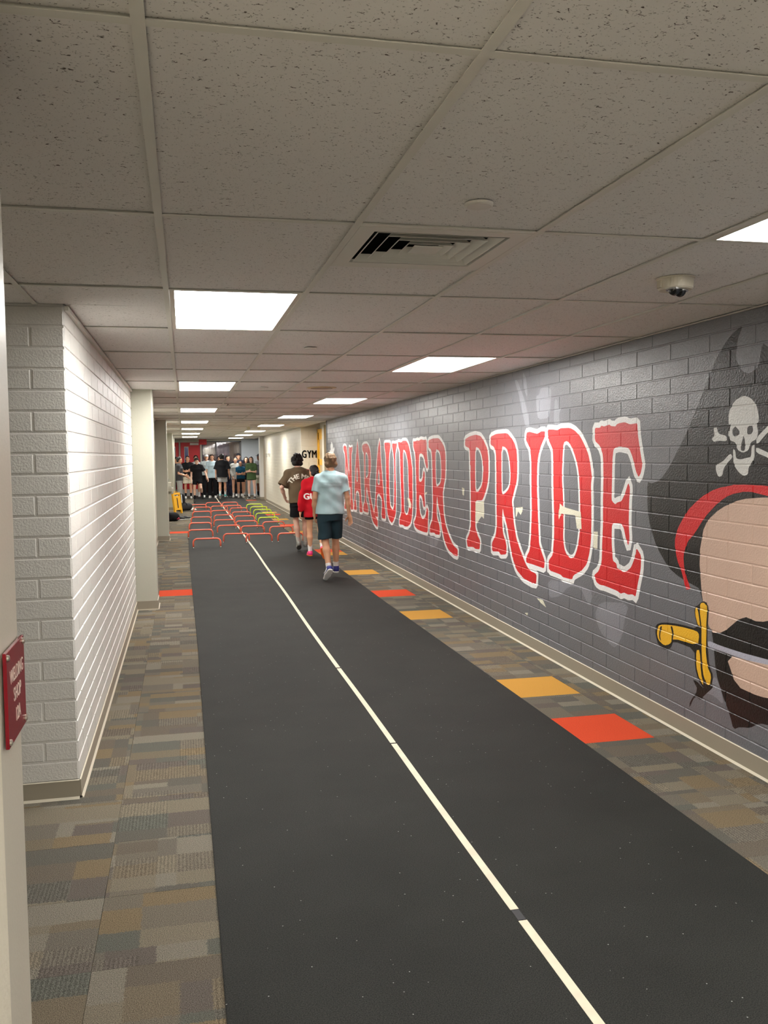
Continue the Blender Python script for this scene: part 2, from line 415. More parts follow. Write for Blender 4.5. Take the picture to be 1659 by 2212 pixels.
# rubber runners laid over the carpet, and the tape between them
def interp(tbl, y):
    return float(np.interp(y, [a for a, b in tbl], [b for a, b in tbl]))
EDGE_L = [(-3, .085), (2.5, .084), (4.9, .080), (7.9, .083), (10.4, .070), (13.5, .060), (16, .053), (18.4, .062), (20.5, .10), (22.9, .145), (26, .22), (29, .30), (38.3, .42)]
SEAM = [(-3, 1.147), (2.3, 1.147), (6.8, 1.146), (11, 1.17), (17.5, 1.208), (24, 1.234), (29, 1.241), (38.3, 1.241)]
EDGE_R = [(-3, 2.212), (2.9, 2.212), (5.1, 2.218), (9.8, 2.202), (12.5, 2.217), (20, 2.23), (38.3, 2.28)]
def runner(name, ea, eb, label):
    v = []; f = []; ys = np.concatenate([np.arange(-3, 38.2, .4), [38.2]])
    for y in ys:
        a, b = interp(ea, y), interp(eb, y)
        v += [(a, y, .0005), (a, y, .006), (a+.004, y, .0075), (b-.004, y, .0075), (b, y, .006), (b, y, .0005)]
    n = len(ys)
    for i in range(n-1):
        for k in range(6):
            k2 = (k+1) % 6; f.append((i*6+k, i*6+k2, (i+1)*6+k2, (i+1)*6+k))
    f.append((0, 1, 2, 3, 4, 5)); f.append(tuple((n-1)*6+k for k in range(6))[::-1])
    me = mesh_of(name, v, f, [M_RUBBER])
    bm = bmesh.new(); bm.from_mesh(me); bmesh.ops.recalc_face_normals(bm, faces=bm.faces); bm.to_mesh(me); bm.free()
    return tag(link(name, me), label, 'floor mat', 'black rubber floor runners')
runner('rubber_runner', EDGE_L, [(a, b-.0015) for a, b in SEAM], 'long black rubber floor runner to the left of the taped seam')
runner('rubber_runner', [(a, b+.0015) for a, b in SEAM], EDGE_R, 'long black rubber floor runner to the right of the taped seam')
M_TAPE = mat('cream_tape', (214, 204, 180), .6, var=.08, vscale=12)
M_TAPEGREY = mat('dark_scuffed_tape', (46, 46, 48), .6)
def tape(y0, y1, label, m=M_TAPE, wd=.0165):
    v = []; f = []; ys = np.linspace(y0, y1, max(2, int((y1-y0)/.4)+2))
    for y in ys:
        c = interp(SEAM, y)+.004*math.sin(y*1.3); v += [(c-wd, y, .0078), (c+wd, y, .0078), (c+wd, y, .0087), (c-wd, y, .0087)]
    n = len(ys)
    for i in range(n-1):
        for k in range(4):
            k2 = (k+1) % 4; f.append((i*4+k, (i+1)*4+k, (i+1)*4+k2, i*4+k2))
    f += [(0, 1, 2, 3), tuple((n-1)*4+k for k in range(4))[::-1]]
    tag(link('floor_tape', mesh_of('floor_tape', v, f, [m])), label, 'tape', 'strips of tape along the runner seam')
tape(-.5, 2.90, 'pale tape strip on the runner seam, nearest the viewer')
tape(2.905, 2.975, 'short dark tape joint on the runner seam', M_TAPEGREY, .015)
tape(2.98, 4.91, 'pale tape strip on the runner seam, beyond the dark joint')
tape(4.93, 6.79, 'pale tape strip on the runner seam, third from the viewer')
tape(6.82, 17.4, 'long pale tape strip on the seam beside the walking people')
tape(17.43, 37.4, 'long pale tape strip on the seam running under the small hurdles')
LETTERS = [
('M',[(16.526,1.836),(16.365,1.859),(16.185,1.832),(16.127,1.716),(16.077,1.575),(16.012,1.435),(15.937,1.296),(15.894,1.463),(15.893,1.681),(15.936,1.768),(15.896,1.833),(15.77,1.806),(15.565,1.829),(15.579,1.765),(15.671,1.697),(15.678,1.465),(15.662,1.164),(15.632,0.906),(15.555,0.789),(15.561,0.703),(15.794,0.693),(15.818,0.897),(15.836,1.115),(15.914,1.068),(15.983,1.154),(16.096,1.328),(16.185,1.504),(16.239,1.146),(16.248,0.833),(16.198,0.674),(16.514,0.665),(16.391,0.871),(16.32,1.234),(16.323,1.592),(16.376,1.717),(16.505,1.772)],None),
('A',[(15.071,1.927),(15.011,1.827),(14.977,1.679),(14.915,1.473),(14.851,1.253),(14.809,1.042),(14.766,0.896),(14.696,0.794),(14.693,0.708),(14.932,0.698),(14.972,0.77),(14.94,0.921),(14.985,1.035),(15.153,1.066),(15.285,1.023),(15.312,0.903),(15.241,0.789),(15.233,0.713),(15.503,0.71),(15.46,0.785),(15.419,0.898),(15.376,1.172),(15.324,1.385),(15.243,1.612),(15.156,1.812)],[(15.147,1.488),(15.079,1.364),(15.074,1.231),(15.144,1.204),(15.224,1.227),(15.202,1.345)]),
('R',[(14.663,1.823),(14.492,1.857),(14.246,1.861),(14.089,1.817),(13.976,1.738),(13.926,1.6),(13.947,1.446),(14.02,1.329),(14.063,1.258),(14.051,1.134),(13.981,0.997),(13.837,0.834),(13.692,0.728),(13.456,0.661),(13.462,0.547),(13.663,0.57),(13.867,0.639),(13.995,0.763),(14.103,0.929),(14.215,1.049),(14.309,1.164),(14.345,1.044),(14.365,0.932),(14.209,0.829),(14.195,0.727),(14.606,0.734),(14.636,0.789),(14.469,0.911),(14.477,1.119),(14.487,1.278),(14.493,1.518),(14.522,1.71),(14.625,1.75)],[(14.376,1.725),(14.235,1.709),(14.147,1.638),(14.129,1.482),(14.157,1.341),(14.322,1.29),(14.381,1.321),(14.389,1.519)]),
('A',[(13.257,1.909),(13.199,1.821),(13.189,1.675),(13.144,1.53),(13.1,1.385),(13.056,1.241),(13.013,1.098),(12.968,0.984),(12.923,0.871),(12.871,0.781),(12.897,0.718),(13.135,0.716),(13.167,0.769),(13.115,0.911),(13.153,1.033),(13.344,1.084),(13.489,1.048),(13.516,0.89),(13.432,0.782),(13.436,0.707),(13.692,0.713),(13.707,0.78),(13.626,0.906),(13.579,1.075),(13.553,1.226),(13.506,1.415),(13.439,1.639),(13.359,1.786)],[(13.341,1.469),(13.284,1.396),(13.258,1.235),(13.337,1.203),(13.443,1.237),(13.401,1.342)]),
('U',[(12.907,1.849),(12.791,1.855),(12.518,1.85),(12.505,1.785),(12.572,1.702),(12.609,1.604),(12.619,1.394),(12.613,1.184),(12.589,1.023),(12.546,0.921),(12.392,0.874),(12.312,0.94),(12.288,1.127),(12.276,1.401),(12.282,1.605),(12.338,1.714),(12.396,1.797),(12.378,1.838),(12.196,1.829),(12.092,1.841),(12.103,1.787),(12.187,1.7),(12.197,1.47),(12.179,1.199),(12.19,0.961),(12.21,0.837),(12.336,0.739),(12.462,0.688),(12.635,0.725),(12.76,0.823),(12.802,0.963),(12.808,1.177),(12.81,1.462),(12.817,1.66),(12.894,1.782)],None),
('D',[(12.03,1.856),(11.843,1.84),(11.732,1.863),(11.536,1.86),(11.416,1.804),(11.334,1.704),(11.271,1.589),(11.224,1.475),(11.23,1.311),(11.221,1.107),(11.244,0.941),(11.281,0.831),(11.352,0.76),(11.51,0.71),(11.688,0.701),(11.779,0.715),(11.984,0.704),(11.981,0.783),(11.865,0.861),(11.856,1.078),(11.885,1.293),(11.911,1.552),(11.923,1.724),(12.014,1.794)],[(11.719,1.749),(11.594,1.722),(11.509,1.638),(11.444,1.514),(11.435,1.306),(11.425,1.097),(11.413,0.973),(11.486,0.885),(11.575,0.854),(11.698,0.905),(11.708,1.127),(11.734,1.382),(11.734,1.638)]),
('E',[(11.161,1.849),(11.08,1.84),(10.95,1.855),(10.887,1.846),(10.762,1.864),(10.64,1.852),(10.506,1.857),(10.496,1.7),(10.455,1.578),(10.442,1.532),(10.487,1.494),(10.559,1.547),(10.646,1.662),(10.767,1.69),(10.861,1.674),(10.881,1.559),(10.888,1.337),(10.794,1.328),(10.716,1.357),(10.651,1.483),(10.593,1.438),(10.611,1.329),(10.63,1.212),(10.603,1.096),(10.605,1.026),(10.666,1.022),(10.738,1.144),(10.831,1.168),(10.878,1.154),(10.877,1.003),(10.824,0.902),(10.717,0.862),(10.579,0.903),(10.515,1.031),(10.443,0.989),(10.467,0.872),(10.48,0.716),(10.675,0.708),(10.988,0.714),(11.118,0.744),(11.165,0.798),(11.081,0.845),(11.03,0.913),(11.022,1.156),(11.03,1.398),(11.054,1.639),(11.084,1.703),(11.164,1.776)],None),
('R',[(10.41,1.844),(10.232,1.863),(9.959,1.862),(9.829,1.812),(9.727,1.754),(9.683,1.675),(9.681,1.533),(9.697,1.405),(9.763,1.31),(9.803,1.236),(9.793,1.136),(9.77,0.993),(9.696,0.868),(9.573,0.764),(9.404,0.667),(9.227,0.636),(9.24,0.558),(9.382,0.557),(9.601,0.597),(9.752,0.69),(9.852,0.827),(9.915,0.969),(10.005,1.088),(10.043,1.19),(10.073,1.085),(10.063,0.937),(9.945,0.835),(9.934,0.736),(10.124,0.724),(10.179,0.741),(10.378,0.725),(10.376,0.801),(10.259,0.886),(10.226,1.077),(10.235,1.264),(10.243,1.489),(10.261,1.654),(10.293,1.729),(10.412,1.761)],[(10.092,1.735),(9.963,1.723),(9.897,1.676),(9.861,1.567),(9.859,1.423),(9.893,1.335),(10.054,1.289),(10.094,1.343),(10.107,1.565)]),
('P',[(8.949,1.83),(8.791,1.857),(8.598,1.869),(8.439,1.853),(8.337,1.802),(8.237,1.727),(8.201,1.629),(8.202,1.467),(8.241,1.36),(8.343,1.249),(8.395,1.213),(8.607,1.203),(8.615,1.031),(8.611,0.92),(8.544,0.849),(8.465,0.805),(8.479,0.715),(8.614,0.705),(8.696,0.719),(8.88,0.7),(8.908,0.773),(8.806,0.852),(8.763,0.943),(8.759,1.196),(8.769,1.455),(8.781,1.628),(8.793,1.732),(8.95,1.759)],[(8.605,1.747),(8.493,1.733),(8.415,1.678),(8.365,1.579),(8.366,1.447),(8.406,1.354),(8.525,1.291),(8.606,1.288),(8.617,1.501)]),
('R',[(8.137,1.838),(7.97,1.862),(7.676,1.862),(7.579,1.819),(7.484,1.765),(7.432,1.683),(7.422,1.557),(7.433,1.438),(7.507,1.331),(7.56,1.253),(7.539,1.156),(7.508,1.037),(7.445,0.915),(7.343,0.813),(7.223,0.715),(7.126,0.669),(6.975,0.66),(6.984,0.573),(7.087,0.566),(7.283,0.583),(7.446,0.636),(7.551,0.737),(7.626,0.883),(7.691,1.016),(7.769,1.111),(7.802,1.171),(7.818,1.084),(7.803,0.945),(7.703,0.837),(7.704,0.748),(7.862,0.727),(7.908,0.753),(8.099,0.734),(8.11,0.814),(8.001,0.896),(7.965,0.995),(7.975,1.233),(7.973,1.471),(7.983,1.685),(8.042,1.741),(8.138,1.762)],[(7.832,1.746),(7.709,1.73),(7.644,1.668),(7.601,1.555),(7.591,1.441),(7.635,1.356),(7.745,1.306),(7.824,1.291),(7.834,1.474)]),
('I',[(7.2,1.854),(7.131,1.859),(7.034,1.846),(6.959,1.837),(6.876,1.856),(6.794,1.854),(6.803,1.805),(6.866,1.75),(6.921,1.687),(6.959,1.594),(6.968,1.408),(6.949,1.193),(6.93,1.015),(6.921,0.922),(6.846,0.837),(6.801,0.792),(6.81,0.727),(6.939,0.729),(7.073,0.731),(7.211,0.73),(7.211,0.775),(7.132,0.843),(7.102,0.964),(7.082,1.185),(7.092,1.404),(7.096,1.623),(7.121,1.717),(7.22,1.792)],None),
('D',[(6.741,1.866),(6.637,1.863),(6.544,1.855),(6.486,1.869),(6.309,1.866),(6.217,1.841),(6.126,1.797),(6.052,1.733),(5.987,1.664),(5.951,1.583),(5.929,1.503),(5.943,1.44),(5.934,1.316),(5.933,1.161),(5.939,1.035),(5.966,0.938),(6.008,0.858),(6.089,0.803),(6.24,0.745),(6.263,0.709),(6.439,0.705),(6.48,0.72),(6.711,0.725),(6.72,0.801),(6.633,0.86),(6.608,1.008),(6.608,1.179),(6.626,1.419),(6.627,1.59),(6.636,1.706),(6.732,1.79)],[(6.428,1.757),(6.356,1.769),(6.277,1.723),(6.208,1.645),(6.154,1.549),(6.131,1.402),(6.122,1.243),(6.128,1.082),(6.165,0.962),(6.225,0.884),(6.303,0.866),(6.391,0.906),(6.432,0.989),(6.425,1.158),(6.434,1.325),(6.459,1.491),(6.444,1.658)]),
('E',[(5.884,1.853),(5.802,1.85),(5.782,1.865),(5.736,1.857),(5.658,1.869),(5.639,1.858),(5.569,1.852),(5.551,1.866),(5.508,1.873),(5.436,1.876),(5.365,1.859),(5.267,1.864),(5.26,1.795),(5.231,1.695),(5.196,1.596),(5.217,1.54),(5.245,1.515),(5.279,1.55),(5.327,1.645),(5.374,1.702),(5.506,1.717),(5.593,1.704),(5.611,1.627),(5.615,1.48),(5.62,1.35),(5.594,1.333),(5.563,1.323),(5.538,1.336),(5.476,1.348),(5.429,1.399),(5.382,1.475),(5.358,1.442),(5.369,1.345),(5.373,1.202),(5.359,1.106),(5.376,1.056),(5.407,1.096),(5.444,1.174),(5.487,1.197),(5.611,1.19),(5.616,1.065),(5.596,0.931),(5.545,0.919),(5.532,0.885),(5.482,0.879),(5.446,0.872),(5.41,0.877),(5.339,0.914),(5.293,0.977),(5.266,1.053),(5.203,1.009),(5.207,0.919),(5.245,0.819),(5.272,0.73),(5.313,0.741),(5.372,0.729),(5.432,0.735),(5.48,0.719),(5.53,0.732),(5.723,0.74),(5.79,0.736),(5.845,0.747),(5.887,0.791),(5.812,0.832),(5.765,0.905),(5.76,1.022),(5.748,1.174),(5.75,1.326),(5.745,1.507),(5.753,1.657),(5.801,1.724),(5.883,1.761)],None)]
SHAPES = [
('pale_grey',[(7.499,2.332),(7.416,2.315),(7.336,2.226),(7.256,2.149),(7.192,2.05),(7.128,1.905),(7.231,1.908),(7.283,2.006),(7.349,2.106),(7.376,2.181)]),
('pale_grey',[(7.295,2.387),(7.204,2.312),(7.179,2.144),(7.256,2.221)]),
('pale_grey',[(6.894,2.208),(6.765,2.207),(6.674,2.187),(6.674,2.112),(6.685,2.024),(6.719,1.958),(6.942,1.954),(6.978,2.039),(6.991,2.151),(6.918,2.159)]),
('pale_grey',[(6.596,2.107),(6.552,2.095),(6.53,2.016),(6.466,2.034),(6.519,1.972),(6.497,1.893),(6.606,1.896),(6.618,1.954)]),
('pale_grey',[(6.732,0.65),(6.39,0.669),(6.048,0.691),(5.903,0.661),(5.959,0.538),(6.108,0.669),(6.325,0.651),(6.488,0.545),(6.713,0.496)]),
('pale_grey',[(5.791,0.616),(5.358,0.674),(5.428,0.533),(5.451,0.434),(5.55,0.33),(5.628,0.338),(5.681,0.364),(5.789,0.404),(5.873,0.502)]),
('pale_grey',[(10.408,0.691),(9.988,0.706),(10.045,0.604),(10.212,0.557),(10.383,0.54)]),
('pale_grey',[(4.392,0.406),(4.353,0.422),(4.301,0.363),(4.277,0.284),(4.367,0.312),(4.471,0.305)]),
('dark_grey',[(18.158,2.213),(17.716,2.2),(17.535,2.105),(17.287,1.766),(16.867,1.453),(16.453,1.295),(18.719,1.248),(18.449,1.853)]),
('white',[(17.908,1.962),(17.769,1.891),(17.755,1.785),(17.629,1.851),(17.563,1.791),(17.713,1.716),(18.155,1.718),(18.198,1.796),(18.051,1.764),(18.089,1.88)]),
('black',[(4.15,2.337),(4.281,2.283),(4.395,2.182),(4.477,2.065),(4.575,1.931),(4.677,1.791),(4.757,1.705),(4.867,1.585),(4.969,1.506),(5.075,1.476),(5.133,1.49),(5.127,1.311),(5.086,1.194),(5.006,1.082),(4.87,0.973),(4.741,0.929),(4.566,0.901),(4.527,0.892),(4.48,0.791),(4.423,0.744),(4.383,0.609),(4.355,0.445),(4.293,0.341),(4.221,0.249),(4.185,0.177),(4.129,0.207),(4.043,0.227),(3.96,0.278),(3.879,0.289),(3.802,0.338),(3.853,2.185),(3.945,2.193),(3.991,2.22),(4.018,2.104),(4.09,2.075),(4.154,2.091),(4.211,2.162),(4.202,2.26)]),
('red',[(4.802,1.133),(4.775,1.211),(4.668,1.33),(4.526,1.417),(4.379,1.472),(4.183,1.501),(3.927,1.501),(3.834,1.488),(3.833,1.439),(3.925,1.45),(4.096,1.469),(4.249,1.443),(4.353,1.397),(4.485,1.306),(4.585,1.205),(4.664,1.146),(4.703,1.068),(4.687,0.966),(4.618,0.879),(4.671,0.863),(4.714,0.962),(4.771,1.03)]),
('beige',[(4.334,1.365),(4.151,1.424),(3.925,1.444),(3.832,1.439),(3.815,0.85),(3.979,0.797),(4.116,0.809),(4.301,0.679),(4.412,0.662),(4.498,0.822),(4.537,1.083),(4.485,1.272)]),
('beige',[(4.264,0.566),(3.973,0.589),(3.809,0.608),(3.804,0.442),(3.969,0.414),(4.167,0.419)]),
('bone',[(4.141,1.967),(4.076,1.949),(4.028,1.908),(4.009,1.85),(4.011,1.821),(4.029,1.818),(4.012,1.773),(4.024,1.738),(4.076,1.72),(4.09,1.681),(4.138,1.667),(4.188,1.684),(4.202,1.722),(4.257,1.736),(4.273,1.77),(4.247,1.826),(4.268,1.814),(4.271,1.881),(4.222,1.942)]),
('black',[(4.233,1.793),(4.208,1.808),(4.171,1.784),(4.17,1.764),(4.212,1.752),(4.232,1.766)]),
('black',[(4.104,1.802),(4.062,1.808),(4.053,1.781),(4.071,1.762),(4.105,1.763)]),
('black',[(4.135,1.76),(4.122,1.731),(4.12,1.678),(4.155,1.678),(4.158,1.705),(4.145,1.731)]),
('bone',[(4.227,1.692),(4.205,1.679),(4.198,1.639),(4.165,1.632),(4.095,1.642),(4.068,1.646),(4.065,1.704),(4.041,1.71),(4.041,1.639),(4.088,1.593),(4.093,1.554),(4.13,1.546),(4.174,1.566),(4.219,1.605)]),
('bone',[(4.41,1.808),(4.374,1.804),(4.362,1.772),(4.286,1.76),(4.282,1.73),(4.361,1.735),(4.403,1.728),(4.427,1.746),(4.397,1.763)]),
('bone',[(4.249,1.666),(4.226,1.645),(4.288,1.605),(4.31,1.577),(4.321,1.543),(4.356,1.535),(4.381,1.569),(4.382,1.604),(4.323,1.618)]),
('bone',[(4.029,1.742),(3.935,1.802),(3.882,1.838),(3.857,1.812),(3.934,1.771),(4.023,1.706)]),
('bone',[(4.028,1.697),(3.931,1.668),(3.867,1.646),(3.876,1.621),(3.93,1.642),(4.027,1.668)]),
('black',[(5.01,0.596),(4.926,0.626),(4.738,0.65),(4.538,0.656),(4.577,0.738),(4.577,0.779),(4.541,0.795),(4.506,0.821),(4.471,0.83),(4.43,0.803),(4.439,0.695),(4.443,0.618),(4.436,0.562),(4.422,0.472),(4.379,0.422),(4.397,0.358),(4.472,0.325),(4.532,0.364),(4.564,0.425),(4.572,0.533),(4.802,0.534),(4.828,0.486),(4.895,0.458),(4.98,0.468),(5.017,0.542)]),
('yellow',[(4.982,0.593),(4.926,0.613),(4.738,0.636),(4.55,0.644),(4.523,0.625),(4.539,0.561),(4.802,0.55),(4.842,0.506),(4.91,0.483),(4.98,0.505),(4.998,0.546)]),
('black',[(4.961,0.59),(4.933,0.603),(4.96,0.539),(4.945,0.498),(4.973,0.521)]),
('black',[(4.837,0.617),(4.817,0.621),(4.8,0.585),(4.809,0.54),(4.826,0.522),(4.819,0.581)]),
('yellow',[(4.518,0.809),(4.482,0.821),(4.447,0.8),(4.456,0.692),(4.459,0.557),(4.439,0.461),(4.398,0.418),(4.414,0.36),(4.449,0.358),(4.485,0.417),(4.5,0.549),(4.503,0.683),(4.523,0.761)]),
('yellow',[(4.565,0.781),(4.541,0.771),(4.515,0.674),(4.539,0.677),(4.57,0.739)]),
('yellow',[(4.554,0.53),(4.518,0.541),(4.503,0.412),(4.472,0.339),(4.52,0.374),(4.552,0.435)]),
('steel',[(4.44,0.612),(4.318,0.607),(4.126,0.61),(3.903,0.622),(3.829,0.627),(3.828,0.601),(3.902,0.596),(4.125,0.575),(4.317,0.575),(4.436,0.572)]),
('black',[(4.587,0.351),(4.544,0.351),(4.472,0.325),(4.391,0.366),(4.379,0.356),(4.471,0.285),(4.5,0.25),(4.56,0.261),(4.62,0.172),(4.615,0.211),(4.531,0.303)])]
PATCHES = [
('cream',[(8.607,1.194),(8.343,1.207),(8.332,1.117),(8.345,1.033),(8.41,1.053),(8.489,1.015),(8.583,0.957),(8.609,1.075)]),
('cream',[(7.465,1.194),(7.292,1.208),(7.302,1.17),(7.342,1.135),(7.403,1.164),(7.445,1.113),(7.465,1.115)]),
('cream',[(6.499,1.281),(6.433,1.258),(6.305,1.248),(6.114,1.237),(6.098,1.11),(6.181,1.107),(6.212,1.205),(6.466,1.202),(6.515,1.152),(6.524,1.192)]),
('cream',[(5.897,1.108),(5.828,1.113),(5.834,0.99),(5.868,0.98),(5.903,0.995)]),
('cream',[(11.512,1.102),(11.408,1.098),(11.291,1.021),(11.345,0.952),(11.412,0.981)]),
('cream',[(10.66,1.195),(10.48,1.217),(10.541,1.18)]),
('cream',[(9.068,1.319),(8.981,1.311),(8.996,1.234),(9.047,1.242)]),
('cream',[(7.25,0.282),(7.169,0.296),(7.189,0.267)]),
('cream',[(6.972,0.456),(6.841,0.462),(6.767,0.409),(6.878,0.427)])]
# ------------------------------------------------------------------ mural wall (right): painted blocks
def paintm(n, rgb, rough=.30): return mat('mural_paint_'+n, rgb, rough, bump=.30, scale=105, detail=4, var=.03, vscale=3)
PAINT = {'grey': paintm('grey', (109, 110, 115)), 'pale_grey': paintm('pale_grey', (134, 135, 142)), 'dark_grey': paintm('dark_grey', (88, 88, 92)),
         'black': paintm('black', (25, 24, 24)), 'white': paintm('white', (236, 236, 234)), 'red': paintm('red', (208, 34, 40)),
         'beige': paintm('beige', (204, 174, 155)), 'bone': paintm('bone', (206, 206, 202)), 'yellow': paintm('yellow', (240, 186, 46)),
         'steel': paintm('steel', (176, 176, 190)), 'cream': paintm('cream', (222, 218, 196), .5)}
PK = list(PAINT); PIX = {k: i for i, k in enumerate(PK)}; PMATS = [PAINT[k] for k in PK]
def area(p):
    return .5*sum(p[i][0]*p[(i+1) % len(p)][1]-p[(i+1) % len(p)][0]*p[i][1] for i in range(len(p)))
def offset(poly, d):
    """parallel outline, d > 0 grows"""
    s = 1 if area(poly) > 0 else -1; n = len(poly); out = []
    for i in range(n):
        a, b, c = Vector(poly[i-1]), Vector(poly[i]), Vector(poly[(i+1) % n])
        e1 = (b-a).normalized(); e2 = (c-b).normalized()
        n1 = Vector((e1.y, -e1.x))*s; n2 = Vector((e2.y, -e2.x))*s
        bi = n1+n2
        if bi.length < .25: out += [tuple(b+n1*d), tuple(b+(e1*d if d > 0 else -e1*d)), tuple(b+n2*d)] if d > 0 else [tuple(b+n1*d)]; continue
        bi.normalize(); k = d/max(.55, bi.dot(n1)); out.append(tuple(b+bi*k))
    return out

def soften(p, t=.2):
    out = []
    for i in range(len(p)):
        a, b = p[i], p[(i+1) % len(p)]
        out += [(a[0]+(b[0]-a[0])*t, a[1]+(b[1]-a[1])*t), (b[0]+(a[0]-b[0])*t, b[1]+(a[1]-b[1])*t)]
    return out

def build_mural_wall():
    ya, yb = 0.0, MURAL_END
    polys = []; info = []          # info: ('brick', n) or ('paint', key, layer)
    # blocks
    zj = [0.0]+[.059+.103*k for k in range(23)]+[H+.0]
    bricks = []; g = .0062
    for r in range(len(zj)-1):
        z0, z1 = zj[r], zj[r+1]
        k = r-1
        off = (4.67 if k % 2 == 0 else 4.866) % .41
        yj = [ya]+[off+.41*n for n in range(60) if ya+.03 < off+.41*n < yb-.03]+[yb]
        for c in range(len(yj)-1):
            bricks.append((yj[c], yj[c+1], z0, z1))
    for n, (a, b, z0, z1) in enumerate(bricks):
        polys.append([(a+g, z0+g), (b-g, z0+g), (b-g, z1-g), (a+g, z1-g)]); info.append(('brick', n, 0))
    polys.append([(ya, 0), (yb, 0), (yb, H), (ya, H)]); info.append(('paint', 'grey', 0))
    for key, p in SHAPES: polys.append(soften(p)); info.append(('paint', key, 1))
    letters = [(n, soften(o, .15), soften(h_, .22) if h_ else None) for n, o, h_ in LETTERS]
    for n, outer, hole in letters:
        polys.append(offset(outer, .038)); info.append(('paint', 'white', 2))
    for n, outer, hole in letters:
        polys.append(outer); info.append(('paint', 'red', 2))
        if hole:
            polys.append(hole); info.append(('paint', 'white', 2))
            ins = offset(hole, -.026)
            if area(ins)*area(hole) > 0 and abs(area(ins)) > .1*abs(area(hole)): polys.append(ins); info.append(('paint', 'bg', 2))
    for key, p in PATCHES: polys.append(p); info.append(('paint', key, 3))
    vs = []; es = []
    for p in polys:
        i0 = len(vs); n = len(p); vs += [Vector(q) for q in p]
        es += [(i0+i, i0+(i+1) % n) for i in range(n)]
    ov, oe, of, _, _, _ = delaunay_2d_cdt(vs, es, [], 0, 1e-5)
    tri = [f for f in of if len(f) == 3]
    C = np.array([[(ov[f[0]].x+ov[f[1]].x+ov[f[2]].x)/3, (ov[f[0]].y+ov[f[1]].y+ov[f[2]].y)/3] for f in tri])
    def inside(p):
        """non-zero winding test for all triangle centres"""
        P = np.array(p); res = np.zeros(len(C), bool)
        c = np.nonzero((C[:, 0] >= P[:, 0].min()) & (C[:, 0] <= P[:, 0].max()) & (C[:, 1] >= P[:, 1].min()) & (C[:, 1] <= P[:, 1].max()))[0]
        if not len(c): return res
        X, Y = C[c, 0][:, None], C[c, 1][:, None]; A = P[None]; B = np.roll(P, -1, 0)[None]
        cr = (B[..., 0]-A[..., 0])*(Y-A[..., 1])-(X-A[..., 0])*(B[..., 1]-A[..., 1])
        wn = ((A[..., 1] <= Y) & (B[..., 1] > Y) & (cr > 0)).sum(1)-((A[..., 1] > Y) & (B[..., 1] <= Y) & (cr < 0)).sum(1)
        res[c] = wn != 0; return res
    paint = np.zeros(len(C), int); under = np.zeros(len(C), int); bno = np.full(len(C), -1)
    for p, (k_, key, layer) in zip(polys, info):
        if k_ == 'brick':
            (y0, z0), (y1, z1) = p[0], p[2]; bno[(C[:, 0] > y0) & (C[:, 0] < y1) & (C[:, 1] > z0) & (C[:, 1] < z1)] = key; continue
        m_ = inside(p)
        if key == 'bg': paint[m_] = under[m_]; continue
        paint[m_] = PIX[key]
        if layer < 2: under[m_] = PIX[key]
    brick_tris = {}; mortar = []
    for f, (cy, cz), pm, bn in zip(tri, C, paint, bno):
        if not (0 <= cz <= H and ya <= cy <= yb): continue
        if bn < 0: mortar.append((f, int(pm)))
        else: brick_tris.setdefault(int(bn), []).append((f, int(pm)))
    DEPTH = .0026
    def orient(f):
        # seen from -x: normal towards -x needs (y,z) order clockwise when looked along +x
        a, b, c = [ov[i] for i in f]
        return f if (b-a).cross(c-a) < 0 else [f[0], f[2], f[1]]
    # joints and backing: the wall itself
    v = []; fc = []; fm = []; idx = {}
    def vid(i):
        if i not in idx: idx[i] = len(v); v.append((xw(ov[i].x)+DEPTH, ov[i].x, ov[i].y))
        return idx[i]
    for f, pm in mortar: fc.append([vid(i) for i in orient(f)]); fm.append(pm)
    nb = len(v)
    for (yy, zz) in ((-3.2, 0), (0, 0), (0, H), (-3.2, H)): v.append((xw(yy), yy, zz))
    fc.append([nb+3, nb+2, nb+1, nb]); fm.append(PIX['grey'])
    nb = len(v)
    for (yy, zz) in ((-3.2, -.05), (yb, -.05), (yb, H+.1), (-3.2, H+.1)): v.append((xw(yy)+.2, yy, zz))
    for (yy, zz) in ((yb, -.05), (yb, H+.1)): v.append((xw(yy)+DEPTH, yy, zz))
    fc.append([nb, nb+1, nb+2, nb+3]); fm.append(PIX['cream'])
    fc.append([nb+4, nb+5, nb+2, nb+1]); fm.append(PIX['cream'])
    wall = link('wall_right', mesh_of('wall_right', v, fc, PMATS, fm)); tag(wall, kind='structure')
    def brick_geo(bn, org):
        a, b, z0, z1 = bricks[bn]
        v = []; fc = []; fm = []; idx = {}; edge = {}
        def vid(i):
            if i not in idx: idx[i] = len(v); v.append((xw(ov[i].x)-org[0], ov[i].x-org[1], ov[i].y-org[2]))
            return idx[i]
        for f, pm in brick_tris[bn]:
            q = [vid(i) for i in orient(f)]; fc.append(q); fm.append(pm)
            ff = orient(f)
            for e in range(3):
                i, j = ff[e], ff[(e+1) % 3]
                if (j, i) in edge: del edge[(j, i)]
                else: edge[(i, j)] = pm
        out = {}
        def oid(i):
            if i not in out:
                yy, zz = ov[i].x, ov[i].y
                if abs(yy-(a+g)) < 1e-4: yy -= .003
                elif abs(yy-(b-g)) < 1e-4: yy += .003
                if abs(zz-(z0+g)) < 1e-4: zz -= .003
                elif abs(zz-(z1-g)) < 1e-4: zz += .003
                out[i] = len(v); v.append((xw(yy)+DEPTH-org[0], yy-org[1], zz-org[2]))
            return out[i]
        for (i, j), pm in edge.items():
            fc.append([idx[j], idx[i], oid(i), oid(j)]); fm.append(pm)
        return v, fc, fm
